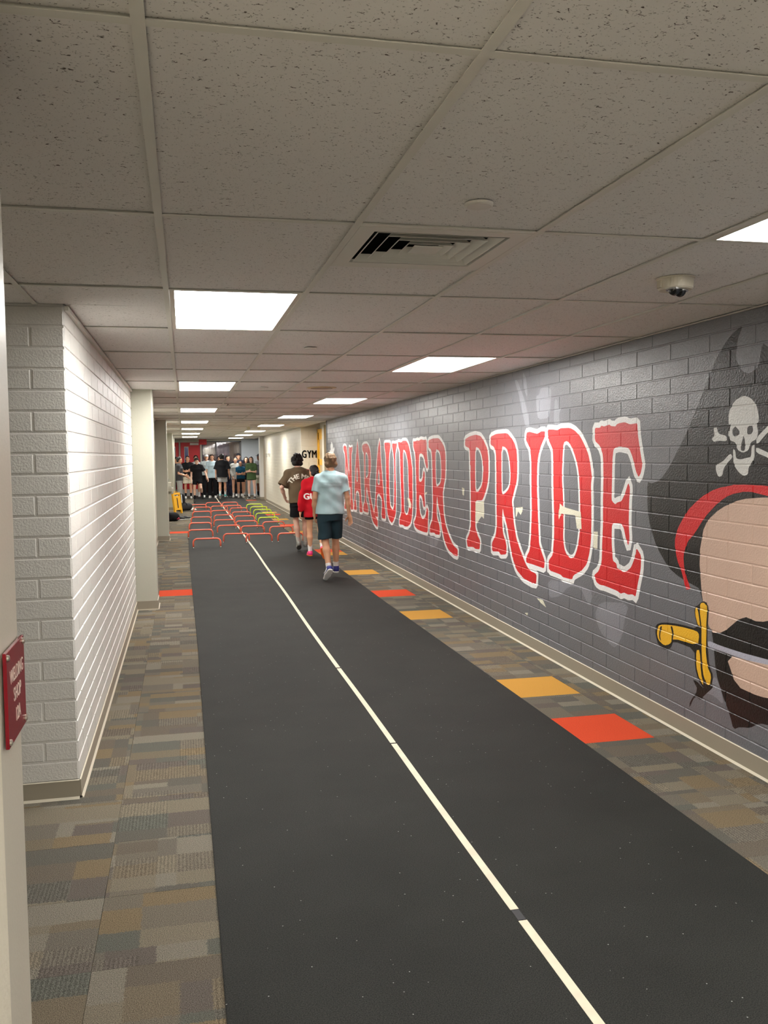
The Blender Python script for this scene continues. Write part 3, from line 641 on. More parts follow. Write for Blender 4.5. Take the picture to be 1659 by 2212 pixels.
    # the 300 that show largest: from the frame's right edge on
    near = sorted([n for n in brick_tris if bricks[n][1] > 3.75 and bricks[n][3] > .12], key=lambda n: bricks[n][1])[:300]
    ns = set(near)
    def bmesh_from(v, fc, fm, nm):
        used = sorted(set(fm)); rm = {u: i for i, u in enumerate(used)}
        return mesh_of(nm, v, fc, [PMATS[u] for u in used], [rm[q] for q in fm])
    for n in near:
        a, b, z0, z1 = bricks[n]; org = (xw((a+b)/2), (a+b)/2, (z0+z1)/2)
        link('block', bmesh_from(*brick_geo(n, org), 'block'), wall, org)
    V = []; F = []; FM = []
    for n in brick_tris:
        if n in ns: continue
        v, fc, fm = brick_geo(n, (0, 0, 0)); k = len(V); V += v; F += [[i+k for i in q] for q in fc]; FM += fm
    tag(link('block_courses', bmesh_from(V, F, FM, 'block_courses'), wall), kind='stuff')
    return wall
WALL_R = build_mural_wall()

# ------------------------------------------------------------------ plain block walls
def block_piece(wd, ht, axis, dep=.0045, gap=.0045, ch=.004):
    """front face and chamfers of one block, centred; axis 'x+' faces +x, 'x-' faces -x, 'y-' faces -y"""
    a, b = wd/2-gap, ht/2-gap; a2, b2 = a-ch, b-ch
    pts = [(-a, -b, dep), (a, -b, dep), (a, b, dep), (-a, b, dep), (-a2, -b2, 0), (a2, -b2, 0), (a2, b2, 0), (-a2, b2, 0)]
    if axis == 'x+': v = [(-d, u, w_) for u, w_, d in pts]
    elif axis == 'x-': v = [(d, -u, w_) for u, w_, d in pts]
    else: v = [(u, d, w_) for u, w_, d in pts]
    f = [(4, 5, 6, 7), (0, 1, 5, 4), (1, 2, 6, 5), (2, 3, 7, 6), (3, 0, 4, 7)]
    return v, f
def block_wall(parent, axis, plane, u0, u1, zj, pitch, offs, m, limit=300, near=lambda u, z: u, dep=.0045):
    """fills plane (x or y = plane) between u0 and u1 with running-bond blocks"""
    items = []
    for r in range(len(zj)-1):
        z0, z1 = zj[r], zj[r+1]
        o = offs[r % 2]
        us = [u0]+[o+pitch*n for n in range(-60, 140) if u0+.03 < o+pitch*n < u1-.03]+[u1]
        for c in range(len(us)-1): items.append((us[c], us[c+1], z0, z1))
    items.sort(key=lambda t: near((t[0]+t[1])/2, t[2]))
    cache = {}; V = []; F = []
    for n, (a, b, z0, z1) in enumerate(items):
        wd, ht = round(b-a, 4), round(z1-z0, 4)
        c = (plane, (a+b)/2, (z0+z1)/2) if axis[0] == 'x' else ((a+b)/2, plane, (z0+z1)/2)
        if n < limit:
            if (wd, ht) not in cache: cache[(wd, ht)] = mesh_of('block', *block_piece(wd, ht, axis, dep), [m])
            link('block', cache[(wd, ht)], parent, c)
        else:
            v, f = block_piece(wd, ht, axis, dep); k = len(V)
            V += [(p[0]+c[0], p[1]+c[1], p[2]+c[2]) for p in v]; F += [tuple(i+k for i in q) for q in f]
    if V: tag(link('block_courses', mesh_of('block_courses', V, F, [m]), parent), kind='stuff')

zl = [.0906+.1007*k for k in range(23)]+[H]
zl[0] = .0906
wl = box_obj('wall_left', (LWX-.6, LWX-.0045, 4.56, 10.04, 0, H+.1), M_WHITEBLOCK); tag(wl, kind='structure')
block_wall(wl, 'x+', LWX, 4.524, 10.03, zl, .41, (4.524+.41, 4.524+.205), M_WHITEBLOCK, near=lambda u, z: u)
we = box_obj('wall_alcove_end', (-2.3, LWX-.004, 4.5285, 4.60, 0, H+.1), M_WHITEBLOCK); tag(we, kind='structure')
block_wall(we, 'y-', 4.524, -1.77, LWX, zl, .41, (LWX-.41, LWX-.158), M_WHITEBLOCK, near=lambda u, z: -u)
# left wall beyond the first column: plain painted
wb = box_obj('wall_left_far', (LWX-.3, LWX, 10.04, YE, 0, H+.1), M_CREAMWALL); tag(wb, kind='structure')
# alcove shell and the near wall with its jamb
tag(box_obj('wall_alcove_side', (-2.5, -2.3, 1.6, 4.6, 0, H+.1), M_CREAMWALL), kind='structure')
AX = -.32
tag(box_obj('wall_near_left', (-2.5, AX, -3.2, 1.615, 0, H+.1), mat('near_wall_paint', (226, 216, 194), .5, bump=.15, scale=60)), kind='structure')
dj = box_obj('door_1', (-2.4, AX-.004, 1.615, 1.83, 0, H+.1), M_JAMB, bevel=.004); tag(dj, kind='structure')
tag(box_obj('wall_back', (-3, 4.2, -3.4, -3.2, 0, H+.1), M_CREAMWALL), kind='structure')

# columns on the left wall
M_COLUMN = mat('column_paint', (184, 183, 168), .45, bump=.06, scale=80)
for n, (ya, yb) in enumerate(((10.04, 10.42), (18.25, 18.65), (28.6, 29.0), (34.0, 34.4))):
    c = box_obj('wall_column', (LWX-.02, -.318, ya, yb, 0, H+.06), M_COLUMN, bevel=.012); tag(c, kind='structure')
    MB().box(LWX-.02, -.308, ya-.01, yb+.01, .004, .098).build('base_strip', M_TAUPE, c)
    MB().box(LWX-.02, -.300, ya-.018, yb+.018, 0, .008).build('base_toe', M_TOE, c)

# baseboards
def base_strip(name, pts, z1=.1, th=.009, toe=.018):
    """pts: wall foot line, room lies to the left of the direction of travel"""
    def prism(off, za, zb):
        mb = MB()
        for (p, q) in zip(pts[:-1], pts[1:]):
            d = Vector((q[0]-p[0], q[1]-p[1])).normalized(); n = Vector((-d.y, d.x))*off
            v = [(p[0], p[1], za), (q[0], q[1], za), (q[0]+n.x, q[1]+n.y, za), (p[0]+n.x, p[1]+n.y, za), (p[0], p[1], zb), (q[0], q[1], zb), (q[0]+n.x*.6, q[1]+n.y*.6, zb), (p[0]+n.x*.6, p[1]+n.y*.6, zb)]
            mb.add(v, [(0, 3, 2, 1), (4, 5, 6, 7), (0, 1, 5, 4), (1, 2, 6, 5), (2, 3, 7, 6), (3, 0, 4, 7)])
        return mb
    o = prism(th, .001, z1).build(name, M_TAUPE); tag(o, kind='structure')
    prism(toe, .0005, .012).build('base_toe', M_TOE, o)
    prism(th*.8, z1-.0005, z1+.003).build('base_top_edge', M_TOE, o)
base_strip('baseboard_right', [(xw(-3), -3), (xw(MURAL_END), MURAL_END)])
base_strip('baseboard_left', [(LWX, 10.03), (LWX, 4.524), (-2.2, 4.524)], z1=.092)
base_strip('baseboard_left_far', [(LWX, YE), (LWX, 10.43)])
base_strip('baseboard_right_far', [(3.36, 22.79), (2.955, 22.79), (2.955, 33.0), (3.05, 33.0)])

# ------------------------------------------------------------------ right side beyond the mural: recess, GYM wall, far cream wall
zg = [.059+.103*k for k in range(0, 23)]+[H]; zg[0] = .09
wg = box_obj('wall_gym', (2.9572, 3.6, 22.8045, 33.0, 0, H+.1), M_CREAMBLOCK); tag(wg, kind='structure')
block_wall(wg, 'x-', 2.955, 22.8, 32.98, zg, .41, (22.8+.41, 22.8+.205), M_CREAMBLOCK, limit=0, dep=.0022)
zg2 = [.09]+[.265+.206*k for k in range(0, 11)]; zg2 = [z for z in zg2 if z < H-.05]+[H]
wgf = box_obj('wall_gym_face', (2.957, 3.7, 22.801, 22.9, 0, H+.1), M_CREAMBLOCK); tag(wgf, kind='structure')
block_wall(wgf, 'y-', 22.797, 2.955, 3.40, zg2, .41, (3.16, 2.955), M_CREAMBLOCK, dep=.003)
tag(box_obj('wall_recess', (3.45, 3.7, 18.4, 22.81, 0, H+.1), M_CREAMBLOCK), kind='structure')
tag(box_obj('wall_recess_near', (xw(18.6)+.18, 3.7, 18.4, 18.62, 0, H+.1), M_CREAMBLOCK), kind='structure')
# ------------------------------------------------------------------ end of the corridor
M_RED = mat('red_door_enamel', (214, 30, 42), .4)
M_DFRAME = mat('cream_door_frame', (214, 208, 192), .45)
M_ALU = mat('dark_aluminium', (92, 92, 92), .4, metal=.6)
M_ALU2 = mat('grey_aluminium', (150, 152, 150), .4, metal=.5)
M_KICK = mat('steel_kick_plate', (214, 214, 212), .35, metal=.3)
def glass_material():
    m = bpy.data.materials.new('window_glass'); m.use_nodes = True; nt = m.node_tree
    for n in list(nt.nodes):
        if n.type == 'BSDF_PRINCIPLED': nt.nodes.remove(n)
    o = [n for n in nt.nodes if n.type == 'OUTPUT_MATERIAL'][0]
    t = nt.nodes.new('ShaderNodeBsdfTransparent'); t.inputs[0].default_value = (.78, .78, .84, 1)
    g = nt.nodes.new('ShaderNodeBsdfGlossy'); g.inputs['Roughness'].default_value = .03
    f = nt.nodes.new('ShaderNodeFresnel'); f.inputs[0].default_value = 1.55
    ad = nt.nodes.new('ShaderNodeMath'); ad.inputs[1].default_value = .10; nt.links.new(f.outputs[0], ad.inputs[0])
    mx = nt.nodes.new('ShaderNodeMixShader'); nt.links.new(ad.outputs[0], mx.inputs[0]); nt.links.new(t.outputs[0], mx.inputs[1]); nt.links.new(g.outputs[0], mx.inputs[2])
    nt.links.new(mx.outputs[0], o.inputs[0]); return m
M_GLASS = glass_material()
M_BLUEGLASS = mat('blue_tinted_glass', (96, 104, 160), .08)
# header above doors and glazing
tag(box_obj('wall_end', (-1.2, 2.42, YE, YE+.15, 2.33, H+.12), M_CREAMWALL), kind='structure')
tag(box_obj('wall_end_left', (-1.4, -1.02, YE, YE+.15, 0, H+.1), M_CREAMWALL), kind='structure')
def red_door(name, x0, x1, lite):
    d = box_obj(name, (x0+.012, x1-.012, YE+.02, YE+.065, .01, 2.27), M_RED, bevel=.004); tag(d, kind='structure')
    MB().box(x0+.03, x1-.03, YE+.014, YE+.02, .02, .30).build('kick_plate', M_KICK, d)
    lx0, lx1 = lite
    MB().box(lx0-.02, lx1+.02, YE+.012, YE+.02, 1.13, 2.10).build('lite_frame', M_DFRAME, d)
    MB().box(lx0, lx1, YE+.008, YE+.012, 1.16, 2.07).build('lite_glass', M_BLUEGLASS, d)
    MB().box(x0+.08, x1-.08, YE-.06, YE-.03, 1.0, 1.05).box(x0+.10, x0+.15, YE-.04, YE+.02, .98, 1.07).box(x1-.15, x1-.10, YE-.04, YE+.02, .98, 1.07).build('push_bar', M_ALU2, d)
    return d
d2 = red_door('door_2', -.115, .70, (.06, .20))
MB().box(.28, .64, YE-.06, YE+.02, 2.16, 2.25).build('door_closer', mat('closer_white', (232, 230, 224), .4), d2)
red_door('door_3', -.99, -.175, (-.47, -.33))
fr = MB().box(-1.03, -.98, YE-.01, YE+.10, 0, 2.32).box(-.17, -.12, YE-.01, YE+.10, 0, 2.32).box(.705, .76, YE-.01, YE+.10, 0, 2.32).box(-1.03, .76, YE-.01, YE+.10, 2.275, 2.33)
tag(fr.build('trim_5', M_DFRAME), kind='structure')
# glazed screen
wn = MB().box(.765, .80, YE, YE+.1, 0, 2.33).box(1.33, 1.375, YE, YE+.1, 0, 2.33).box(2.36, 2.42, YE, YE+.1, 0, 2.33).box(.765, 2.42, YE, YE+.1, 2.28, 2.33).box(.765, 2.42, YE, YE+.1, 0, .12).box(.765, 2.42, YE+.02, YE+.08, .95, 1.0)
win = wn.build('window_1', M_ALU); tag(win, kind='structure')
for (a, b) in ((.80, 1.33), (1.375, 2.36)):
    MB().box(a, b, YE+.045, YE+.051, 1.0, 2.28).build('pane', M_GLASS, win)
    MB().box(a, b, YE+.045, YE+.051, .12, .95).build('pane', M_GLASS, win)
tag(box_obj('wall_end_right', (2.42, 3.4, YE, YE+.15, 0, H+.1), mat('pale_blue_wall', (196, 204, 212), .5)), kind='structure')
# vestibule made up for the dusk view and reflections in the glass
M_MAUVE = mat('mauve_wall', (104, 84, 94), .7, var=.12, vscale=2)
tag(box_obj('wall_vestibule', (-2, 4.2, YE+3.4, YE+3.5, 0, 3), M_MAUVE), kind='structure')
tag(box_obj('wall_vestibule_side', (-1.5, -1.4, YE+.1, YE+3.5, 0, 3), M_MAUVE), kind='structure')
tag(box_obj('wall_vestibule_right', (3.4, 3.5, YE+.1, YE+3.5, 0, 3), M_MAUVE), kind='structure')
tag(box_obj('ceiling_vestibule', (-2, 4.2, YE+.15, YE+3.5, 2.7, 2.8), M_MAUVE), kind='structure')
for n, (x, c) in enumerate(((1.2, (132, 112, 100)), (1.75, (118, 98, 106)), (2.3, (150, 128, 110)), (2.85, (120, 100, 108)))):  # strips added to imitate dusk view and reflections in the end glass
    o = MB()
    for q in range(9): o.tube([(x+.05*q-.2, YE+3.30+.03*math.sin(q*1.9), .05), (x+.05*q-.2, YE+3.32+.03*math.sin(q*1.9), 2.45)], .03, 6)
    tag(o.build('reflection_strip', mat('reflection_strip_%d' % n, c, .8), smooth=True), 'added upright strip standing for the dusk view and reflections in the end window, %s from the red doors' % ('first', 'second', 'third', 'fourth')[n], 'reflection_strip', 'strips standing for reflections in the end window')
vl = empty('ceiling_light', (1.4, YE+1.6, 2.66), label='added light panel brightening the made-up lobby beyond the end glazing', cat='light')  # added lamp, unseen: lights the room behind the glass
link('frame', FR_ME, vl); link('diffuser', DI_ME, vl)

# right side near the end: door recess and projecting pier
M_TAUPEDOOR = mat('taupe_door', (178, 164, 140), .45)
tag(box_obj('wall_far_right', (3.3, 3.5, 34.8, YE, 0, H+.1), M_CREAMWALL), kind='structure')
tag(box_obj('wall_door_recess', (3.0, 3.3, 33.0, 34.8, 0, H+.1), M_CREAMWALL), kind='structure')
d4 = box_obj('door_4', (2.985, 3.02, 33.06, 34.2, 0, 2.28), M_TAUPEDOOR, bevel=.003); tag(d4, kind='structure')
MB().tube([(2.985, 33.14, 1.0), (2.94, 33.14, 1.0), (2.94, 33.27, 1.0)], .01, 6).build('door_handle', M_ALU2, d4)
pier = box_obj('wall_pier', (2.86, 3.2, 34.25, 34.8, 0, H+.06), mat('pier_paint', (226, 225, 218), .45), bevel=.01); tag(pier, kind='structure')
MB().box(2.85, 3.2, 34.24, 34.81, .004, .1).build('base_strip', M_TAUPE, pier)

# GYM doors in the recess (yellow)
M_YEL = mat('yellow_enamel', (238, 178, 40), .4)
M_HINGE = mat('dark_hinge', (48, 34, 28), .5)
M_REFLGLASS = mat('cream_reflection_glass', (206, 186, 150), .12)  # cream reflection put into the colour of the panes
g0 = MB().box(3.375, 3.46, 22.70, 22.80, 0, 2.33).box(3.375, 3.46, 20.55, 20.65, 0, 2.33).box(3.375, 3.46, 20.55, 22.8, 2.25, 2.34).build('door_5', M_YEL); tag(g0, kind='structure')
def yellow_leaf(name, ya, yb, hinge):
    st = .13
    b = MB().box(3.385, 3.43, ya, ya+st, .01, 2.25).box(3.385, 3.43, yb-st, yb, .01, 2.25).box(3.385, 3.43, ya, yb, .01, .30).box(3.385, 3.43, ya, yb, 2.08, 2.25).box(3.385, 3.43, ya, yb, 1.43, 1.58).box(3.385, 3.43, ya, yb, .78, .90)
    o = b.build(name, M_YEL); tag(o, kind='structure')
    for z0, z1 in ((.30, .78), (.90, 1.43), (1.58, 2.08)): MB().box(3.402, 3.412, ya+st, yb-st, z0, z1).build('pane', M_REFLGLASS, o)
    for z in (.35, 1.20, 1.95): MB().tube([(3.375, hinge, z-.07), (3.375, hinge, z+.07)], .014, 8).build('hinge', M_HINGE, o)
yellow_leaf('door_6', 21.69, 22.69, 21.72)
yellow_leaf('door_7', 20.66, 21.66, 20.68)
tag(box_obj('trim_7', (3.32, 3.38, 21.30, 21.62, 0, H), M_DFRAME), kind='structure')
tag(box_obj('trim_8', (xw(18.5)-.006, xw(18.5)+.01, 18.50, 18.62, .1, H-.005), mat('dark_corner_bead', (70, 70, 72), .5)), kind='structure')
# near jamb of the recess
tag(box_obj('trim_6', (xw(18.62), xw(18.62)+.16, 18.62, 18.66, 0, H), mat('jamb_white', (222, 218, 206), .45)), kind='structure')

# wall lettering
M_BLACKSIGN = mat('black_letters', (22, 22, 24), .4)
def sign_letters(name, body, size, m, mat_world, depth=.012, label='', bold=.0, group=None, sx=1.0):
    me = text_mesh(body, size, bold)
    bm = bmesh.new(); bm.from_mesh(me)
    r = bmesh.ops.extrude_face_region(bm, geom=bm.faces[:])
    bmesh.ops.translate(bm, vec=(0, 0, depth), verts=[q for q in r['geom'] if isinstance(q, bmesh.types.BMVert)])
    bmesh.ops.scale(bm, vec=(sx, 1, 1), verts=bm.verts); bmesh.ops.recalc_face_normals(bm, faces=bm.faces)
    bm.to_mesh(me); bm.free(); me.materials.clear(); me.materials.append(m)
    o = link(name, me); o.matrix_world = mat_world
    return tag(o, label, 'letters', group) if label else o
def letters_root(name, chars, size, m, mw, label, pitch, bold=0., sx=1.):
    """letters screwed on separately: each is a part"""
    root = empty(name, (0, 0, 0), label=label, cat='sign'); root.matrix_world = mw
    for n, ch in enumerate(chars):
        o = sign_letters('letter', ch, size, m, Matrix.Identity(4), bold=bold, sx=sx); o.parent = root
        o.location = ((n-(len(chars)-1)/2)*pitch, 0, 0)
    return root
# face looks towards -y: text x -> +x, text y -> +z, normal -> -y
MW = Matrix(((1, 0, 0, 3.165), (0, 0, -1, 22.795), (0, 1, 0, 1.70), (0, 0, 0, 1)))
letters_root('wall_sign', 'GYM', .265, M_BLACKSIGN, MW, 'black GYM letters on the cream block wall by the yellow doors', .130, bold=.009, sx=.66)
# on the side wall: text x -> -y, normal -> -x
MW2 = Matrix(((0, 0, -1, 2.952), (-1, 0, 0, 31.9), (0, 1, 0, 1.69), (0, 0, 0, 1)))
letters_root('wall_sign', 'GYM', .20, mat('grey_letters', (168, 166, 158), .5), MW2, 'faint grey letters on the long cream wall past the boy in brown', .55, bold=0.0, sx=2.6)

# WELDING SHOP sign on the near jamb
M_SIGNRED = mat('dark_red_acrylic', (128, 14, 28), .22)
M_SCREW = mat('screw_steel', (190, 184, 170), .3, metal=.8)
sg = empty('room_sign', (AX, 1.74, 1.25), label='dark red acrylic room sign on the near door jamb, WELDING SHOP', cat='sign')
MB().box(.0006, .007, -.088, .088, -.086, .086).build('plate', M_SIGNRED, sg, bevel=.0012)
MB().box(.0, .0006, -.082, .082, -.080, .080).build('backing', mat('sign_backing', (236, 210, 200), .5), sg)
for (a, b) in ((-.078, .076), (.078, .076), (-.078, -.076), (.078, -.076)):
    MB().tube([(.007, a, b), (.010, a, b), (.0112, a, b)], [.006, .0055, .003], 10).build('screw', M_SCREW, sg)
M_LET = mat('sign_lettering', (206, 188, 172), .5)
for body, size, zz in (('WELDING', .036, .034), ('SHOP', .036, -.004), ('12A', .036, -.044)):
    # face looks towards +x: reader's right is +y
    o = sign_letters('lettering', body, size, M_LET, Matrix.Identity(4), depth=.0006, bold=0.0, sx=.8)
    o.parent = sg; o.matrix_local = Matrix(((0, 0, 1, .0072), (1, 0, 0, 0.004), (0, 1, 0, zz), (0, 0, 0, 1)))

# ------------------------------------------------------------------ things on the ceiling
def diffuser(i, j, label):
    cx, cy = X0+TX*(i+.5), Y0+TY*j+TX/2
    r = empty('air_diffuser', (cx, cy, H-.001), label=label, cat='air vent', group='square ceiling air diffusers')
    a = TX/2-.013
    fr = MB(); b = a-.058
    for s in (-1, 1):
        fr.box(min(s*a, s*b), max(s*a, s*b), -a, a, -.001, .012); fr.box(-b, b, min(s*a, s*b), max(s*a, s*b), -.001, .012)
    fr.build('face_frame', M_TEE, r)
    MB().box(-b, b, -b, b, .10, .104).build('duct_back', mat('duct_dark', (24, 24, 24), .9), r)
    side = MB()
    for s in (-1, 1):
        side.box(min(s*b, s*(b+.004)), max(s*b, s*(b+.004)), -b, b, .012, .1); side.box(-b, b, min(s*b, s*(b+.004)), max(s*b, s*(b+.004)), .012, .1)
    side.build('duct_side', MATS['duct_dark'], r)
    for q in range(4):
        o_, d_ = b-.012-.046*q, .024
        v = []; f = []
        for (hw, z) in ((o_, 0.0), (o_-d_, .024), (o_-d_-.002, .024), (o_-.004, .0)):
            v += [(-hw, -hw, z), (hw, -hw, z), (hw, hw, z), (-hw, hw, z)]
        for ring in range(4):
            n2 = (ring+1) % 4
            for k in range(4): f.append((ring*4+k, ring*4+(k+1) % 4, n2*4+(k+1) % 4, n2*4+k))
        mb = MB(); mb.add(v, f); mb.build('louvre', M_TEE, r)
    c = .052
    MB().box(-c, c, -c, c, .0, .004).build('centre_plate', M_TEE, r)
diffuser(1, 1, 'square louvred air diffuser in the ceiling nearest the viewer')
diffuser(1, 9, 'square louvred air diffuser in the ceiling, second from the viewer')
diffuser(1, 16, 'square louvred air diffuser in the ceiling, furthest down the corridor')
M_DISC = mat('white_cover', (226, 222, 214), .45)
for n, yy in enumerate((2.517, 6.05, 9.58, 13.1, 16.6)):
    o = MB().lathe([(.004, -.010), (.036, -.010), (.041, -.007), (.042, -.003), (.042, 0)], (0, 0, 0), 28).build('sprinkler_cover', M_DISC, None, (.86, yy, H+.002), smooth=False)
    tag(o, 'small round white cover plate on the ceiling, %s from the viewer' % ordn[n], 'sprinkler cover', 'round cover plates in the ceiling')
cam = empty('security_camera', (2.045, 3.44, H+.003), label='white ceiling camera with two dark lens domes above the mural', cat='camera')
MB().lathe([(.066, -.050), (.072, -.044), (.075, -.006), (.080, -.004), (.080, 0)], n=32).build('housing', mat('camera_housing', (214, 206, 188), .4), cam)
for n, (dx, dy) in enumerate(((-.022, -.028), (.022, .0))):
    b = MB().lathe([(.026*math.cos(t), -.048-.030*math.sin(t)) for t in (0, .3, .6, .9, 1.2, 1.45)][::-1], (dx, dy, 0), 20).build('lens_dome', mat('lens_black', (12, 12, 14), .05, spec=.9), cam, smooth=True)
    MB().lathe([(.034, -.055), (.034, -.048)], (dx, dy, 0), 20).build('lens_ring', mat('lens_chrome', (200, 200, 200), .15, metal=.9), cam)
MB().box(-.0775, -.074, -.016, .016, -.042, -.012).build('side_tab', mat('camera_tab', (190, 182, 164), .4), cam)
sp = empty('ceiling_speaker', (1.48, 9.60, H+.003), label='round ceiling speaker with a pale ring beyond the first right light', cat='speaker')
MB().lathe([(.10, -.003), (.15, -.008), (.16, -.004), (.16, 0)], n=32).build('ring', mat('speaker_ring', (226, 206, 160), .35), sp)
MB().lathe([(.02, -.0045), (.118, -.0085), (.118, -.001)], n=32).build('grille', mat('speaker_grille', (170, 158, 138), .6), sp)
em = empty('emergency_light', (1.62, 21.0, H), label='small white twin-head emergency light on the ceiling far along the corridor', cat='light')
MB().box(-.09, .09, -.05, .05, -.05, .003).build('housing', M_DISC, em, bevel=.008)
for s in (-1, 1): MB().lathe([(.03, -.11), (.045, -.06), (.02, -.05)], (s*.12, 0, 0), 14).build('lamp_head', mat('lamp_head', (200, 190, 160), .4), em)
ex = empty('exit_sign', (.80, 37.9, H), label='red exit sign hanging from the ceiling before the red doors', cat='sign')
MB().box(-.16, .16, -.03, .03, -.235, -.02).build('housing', mat('exit_red', (196, 32, 36), .45), ex, bevel=.006)
MB().tube([(0, 0, -.03), (0, 0, 0.003)], .02, 10).build('stem', M_DISC, ex)
o = sign_letters('lettering', 'EXIT', .15, mat('exit_letters', (110, 10, 16), .5), Matrix.Identity(4), depth=.002, bold=0.0)
o.parent = ex; o.matrix_local = Matrix(((1, 0, 0, 0), (0, 0, -1, -.0301), (0, 1, 0, -.128), (0, 0, 0, 1)))
# ------------------------------------------------------------------ implicit-surface modeller (bodies, clothes, bags, shoes)
def V3(*a): return np.array(a, float)
def unit(v): v = np.asarray(v, float); return v/np.linalg.norm(v)
def frame(f, up=(0, 0, 1)):
    """columns: side (right), forward, up"""
    f = unit(f); u = np.asarray(up, float); u = u-f*np.dot(u, f)
    if np.linalg.norm(u) < 1e-3: u = np.array([0, 1., 0])-f*f[1]
    u = unit(u); return np.stack([np.cross(f, u), f, u], 1)
def rotz(a): c, s = math.cos(a), math.sin(a); return np.array([[c, -s, 0], [s, c, 0], [0, 0, 1.]])
def rotx(a): c, s = math.cos(a), math.sin(a); return np.array([[1, 0, 0], [0, c, -s], [0, s, c.real]])
class Field:
    def __init__(s, lo, hi, h):
        s.h = h; s.lo = np.asarray(lo, float)-2*h; n = np.ceil((np.asarray(hi, float)+2*h-s.lo)/h).astype(int)+1
        s.n = n; s.a = np.full(n, .3, np.float32)
        s.ax = [(s.lo[k]+h*np.arange(n[k])).astype(np.float32) for k in range(3)]
    def region(s, lo, hi, m):
        i0 = np.clip(np.floor((np.asarray(lo)-m-s.lo)/s.h).astype(int), 0, s.n-1); i1 = np.clip(np.ceil((np.asarray(hi)+m-s.lo)/s.h).astype(int)+1, 1, s.n)
        sl = tuple(slice(a, max(b, a+1)) for a, b in zip(i0, i1))
        X, Y, Z = np.meshgrid(s.ax[0][sl[0]], s.ax[1][sl[1]], s.ax[2][sl[2]], indexing='ij', sparse=True)
        return sl, X, Y, Z
    def put(s, sl, d, k, mode):
        a = s.a[sl]
        if mode == 'sub': d = -d; h = np.maximum(k-np.abs(a-d), 0)/max(k, 1e-6); s.a[sl] = np.maximum(a, d)+h*h*k*.25; return
        h = np.maximum(k-np.abs(a-d), 0)/max(k, 1e-6); s.a[sl] = np.minimum(a, d)-h*h*k*.25
    def cutd(s, d, X, Y, Z, cut):
        for q, n in cut: d = np.maximum(d, (X-q[0])*n[0]+(Y-q[1])*n[1]+(Z-q[2])*n[2])
        return d
    def cone(s, a, b, ra, rb, k=.02, cut=(), mode='add', flat=None):
        a = np.asarray(a, float); b = np.asarray(b, float); R = max(ra, rb)
        sl, X, Y, Z = s.region(np.minimum(a, b)-R, np.maximum(a, b)+R, k+2*s.h)
        ba = b-a; L = max(float(ba@ba), 1e-9)
        t = np.clip(((X-a[0])*ba[0]+(Y-a[1])*ba[1]+(Z-a[2])*ba[2])/L, 0, 1)
        dx, dy, dz = X-a[0]-t*ba[0], Y-a[1]-t*ba[1], Z-a[2]-t*ba[2]
        if flat is not None:            # squash along a direction
            n, f = flat; q = dx*n[0]+dy*n[1]+dz*n[2]; e = (1/f-1)*q; dx = dx+e*n[0]; dy = dy+e*n[1]; dz = dz+e*n[2]
        d = np.sqrt(dx*dx+dy*dy+dz*dz)-(ra+(rb-ra)*t)
        s.put(sl, s.cutd(d, X, Y, Z, cut), k, mode); return s
    def ell(s, c, r, R=None, k=.02, cut=(), mode='add'):
        c = np.asarray(c, float); r = np.asarray(r, float); m = float(r.max())
        sl, X, Y, Z = s.region(c-m, c+m, k+2*s.h)
        x, y, z = X-c[0], Y-c[1], Z-c[2]
        if R is not None:
            x, y, z = x*R[0, 0]+y*R[1, 0]+z*R[2, 0], x*R[0, 1]+y*R[1, 1]+z*R[2, 1], x*R[0, 2]+y*R[1, 2]+z*R[2, 2]
        k0 = np.sqrt((x/r[0])**2+(y/r[1])**2+(z/r[2])**2); k1 = np.sqrt((x/r[0]**2)**2+(y/r[1]**2)**2+(z/r[2]**2)**2)+1e-9
        d = k0*(k0-1)/k1
        s.put(sl, s.cutd(d, X, Y, Z, cut), k, mode); return s
    def etube(s, a, b, ra, rb, R, k=.02, cut=(), mode='add', capr=.0):
        """elliptic tube from a to b; ra, rb = (side, depth) radii; R columns side, depth, axis"""
        a = np.asarray(a, float); b = np.asarray(b, float); m = max(max(ra), max(rb))
        sl, X, Y, Z = s.region(np.minimum(a, b)-m, np.maximum(a, b)+m, k+2*s.h)
        ba = b-a; L = math.sqrt(float(ba@ba)); u = ba/L
        x, y, z = X-a[0], Y-a[1], Z-a[2]
        t = x*u[0]+y*u[1]+z*u[2]; tt = np.clip(t/L, 0, 1)
        x = x-t*u[0]; y = y-t*u[1]; z = z-t*u[2]
        p = x*R[0, 0]+y*R[1, 0]+z*R[2, 0]; q = x*R[0, 1]+y*R[1, 1]+z*R[2, 1]
        rp = ra[0]+(rb[0]-ra[0])*tt; rq = ra[1]+(rb[1]-ra[1])*tt
        n = np.sqrt((p/rp)**2+(q/rq)**2)+1e-9
        d = (n-1)*np.sqrt(p*p+q*q)/n
        d = np.maximum(d, np.maximum(-t, t-L))
        s.put(sl, s.cutd(d, X, Y, Z, cut), k, mode); return s
    def box(s, c, hs, R=None, r=.01, k=.01, cut=(), mode='add'):
        c = np.asarray(c, float); hs = np.asarray(hs, float); m = float(np.linalg.norm(hs))
        sl, X, Y, Z = s.region(c-m, c+m, k+2*s.h)
        x, y, z = X-c[0], Y-c[1], Z-c[2]
        if R is not None:
            x, y, z = x*R[0, 0]+y*R[1, 0]+z*R[2, 0], x*R[0, 1]+y*R[1, 1]+z*R[2, 1], x*R[0, 2]+y*R[1, 2]+z*R[2, 2]
        qx, qy, qz = np.abs(x)-hs[0]+r, np.abs(y)-hs[1]+r, np.abs(z)-hs[2]+r
        d = np.sqrt(np.maximum(qx, 0)**2+np.maximum(qy, 0)**2+np.maximum(qz, 0)**2)+np.minimum(np.maximum(qx, np.maximum(qy, qz)), 0)-r
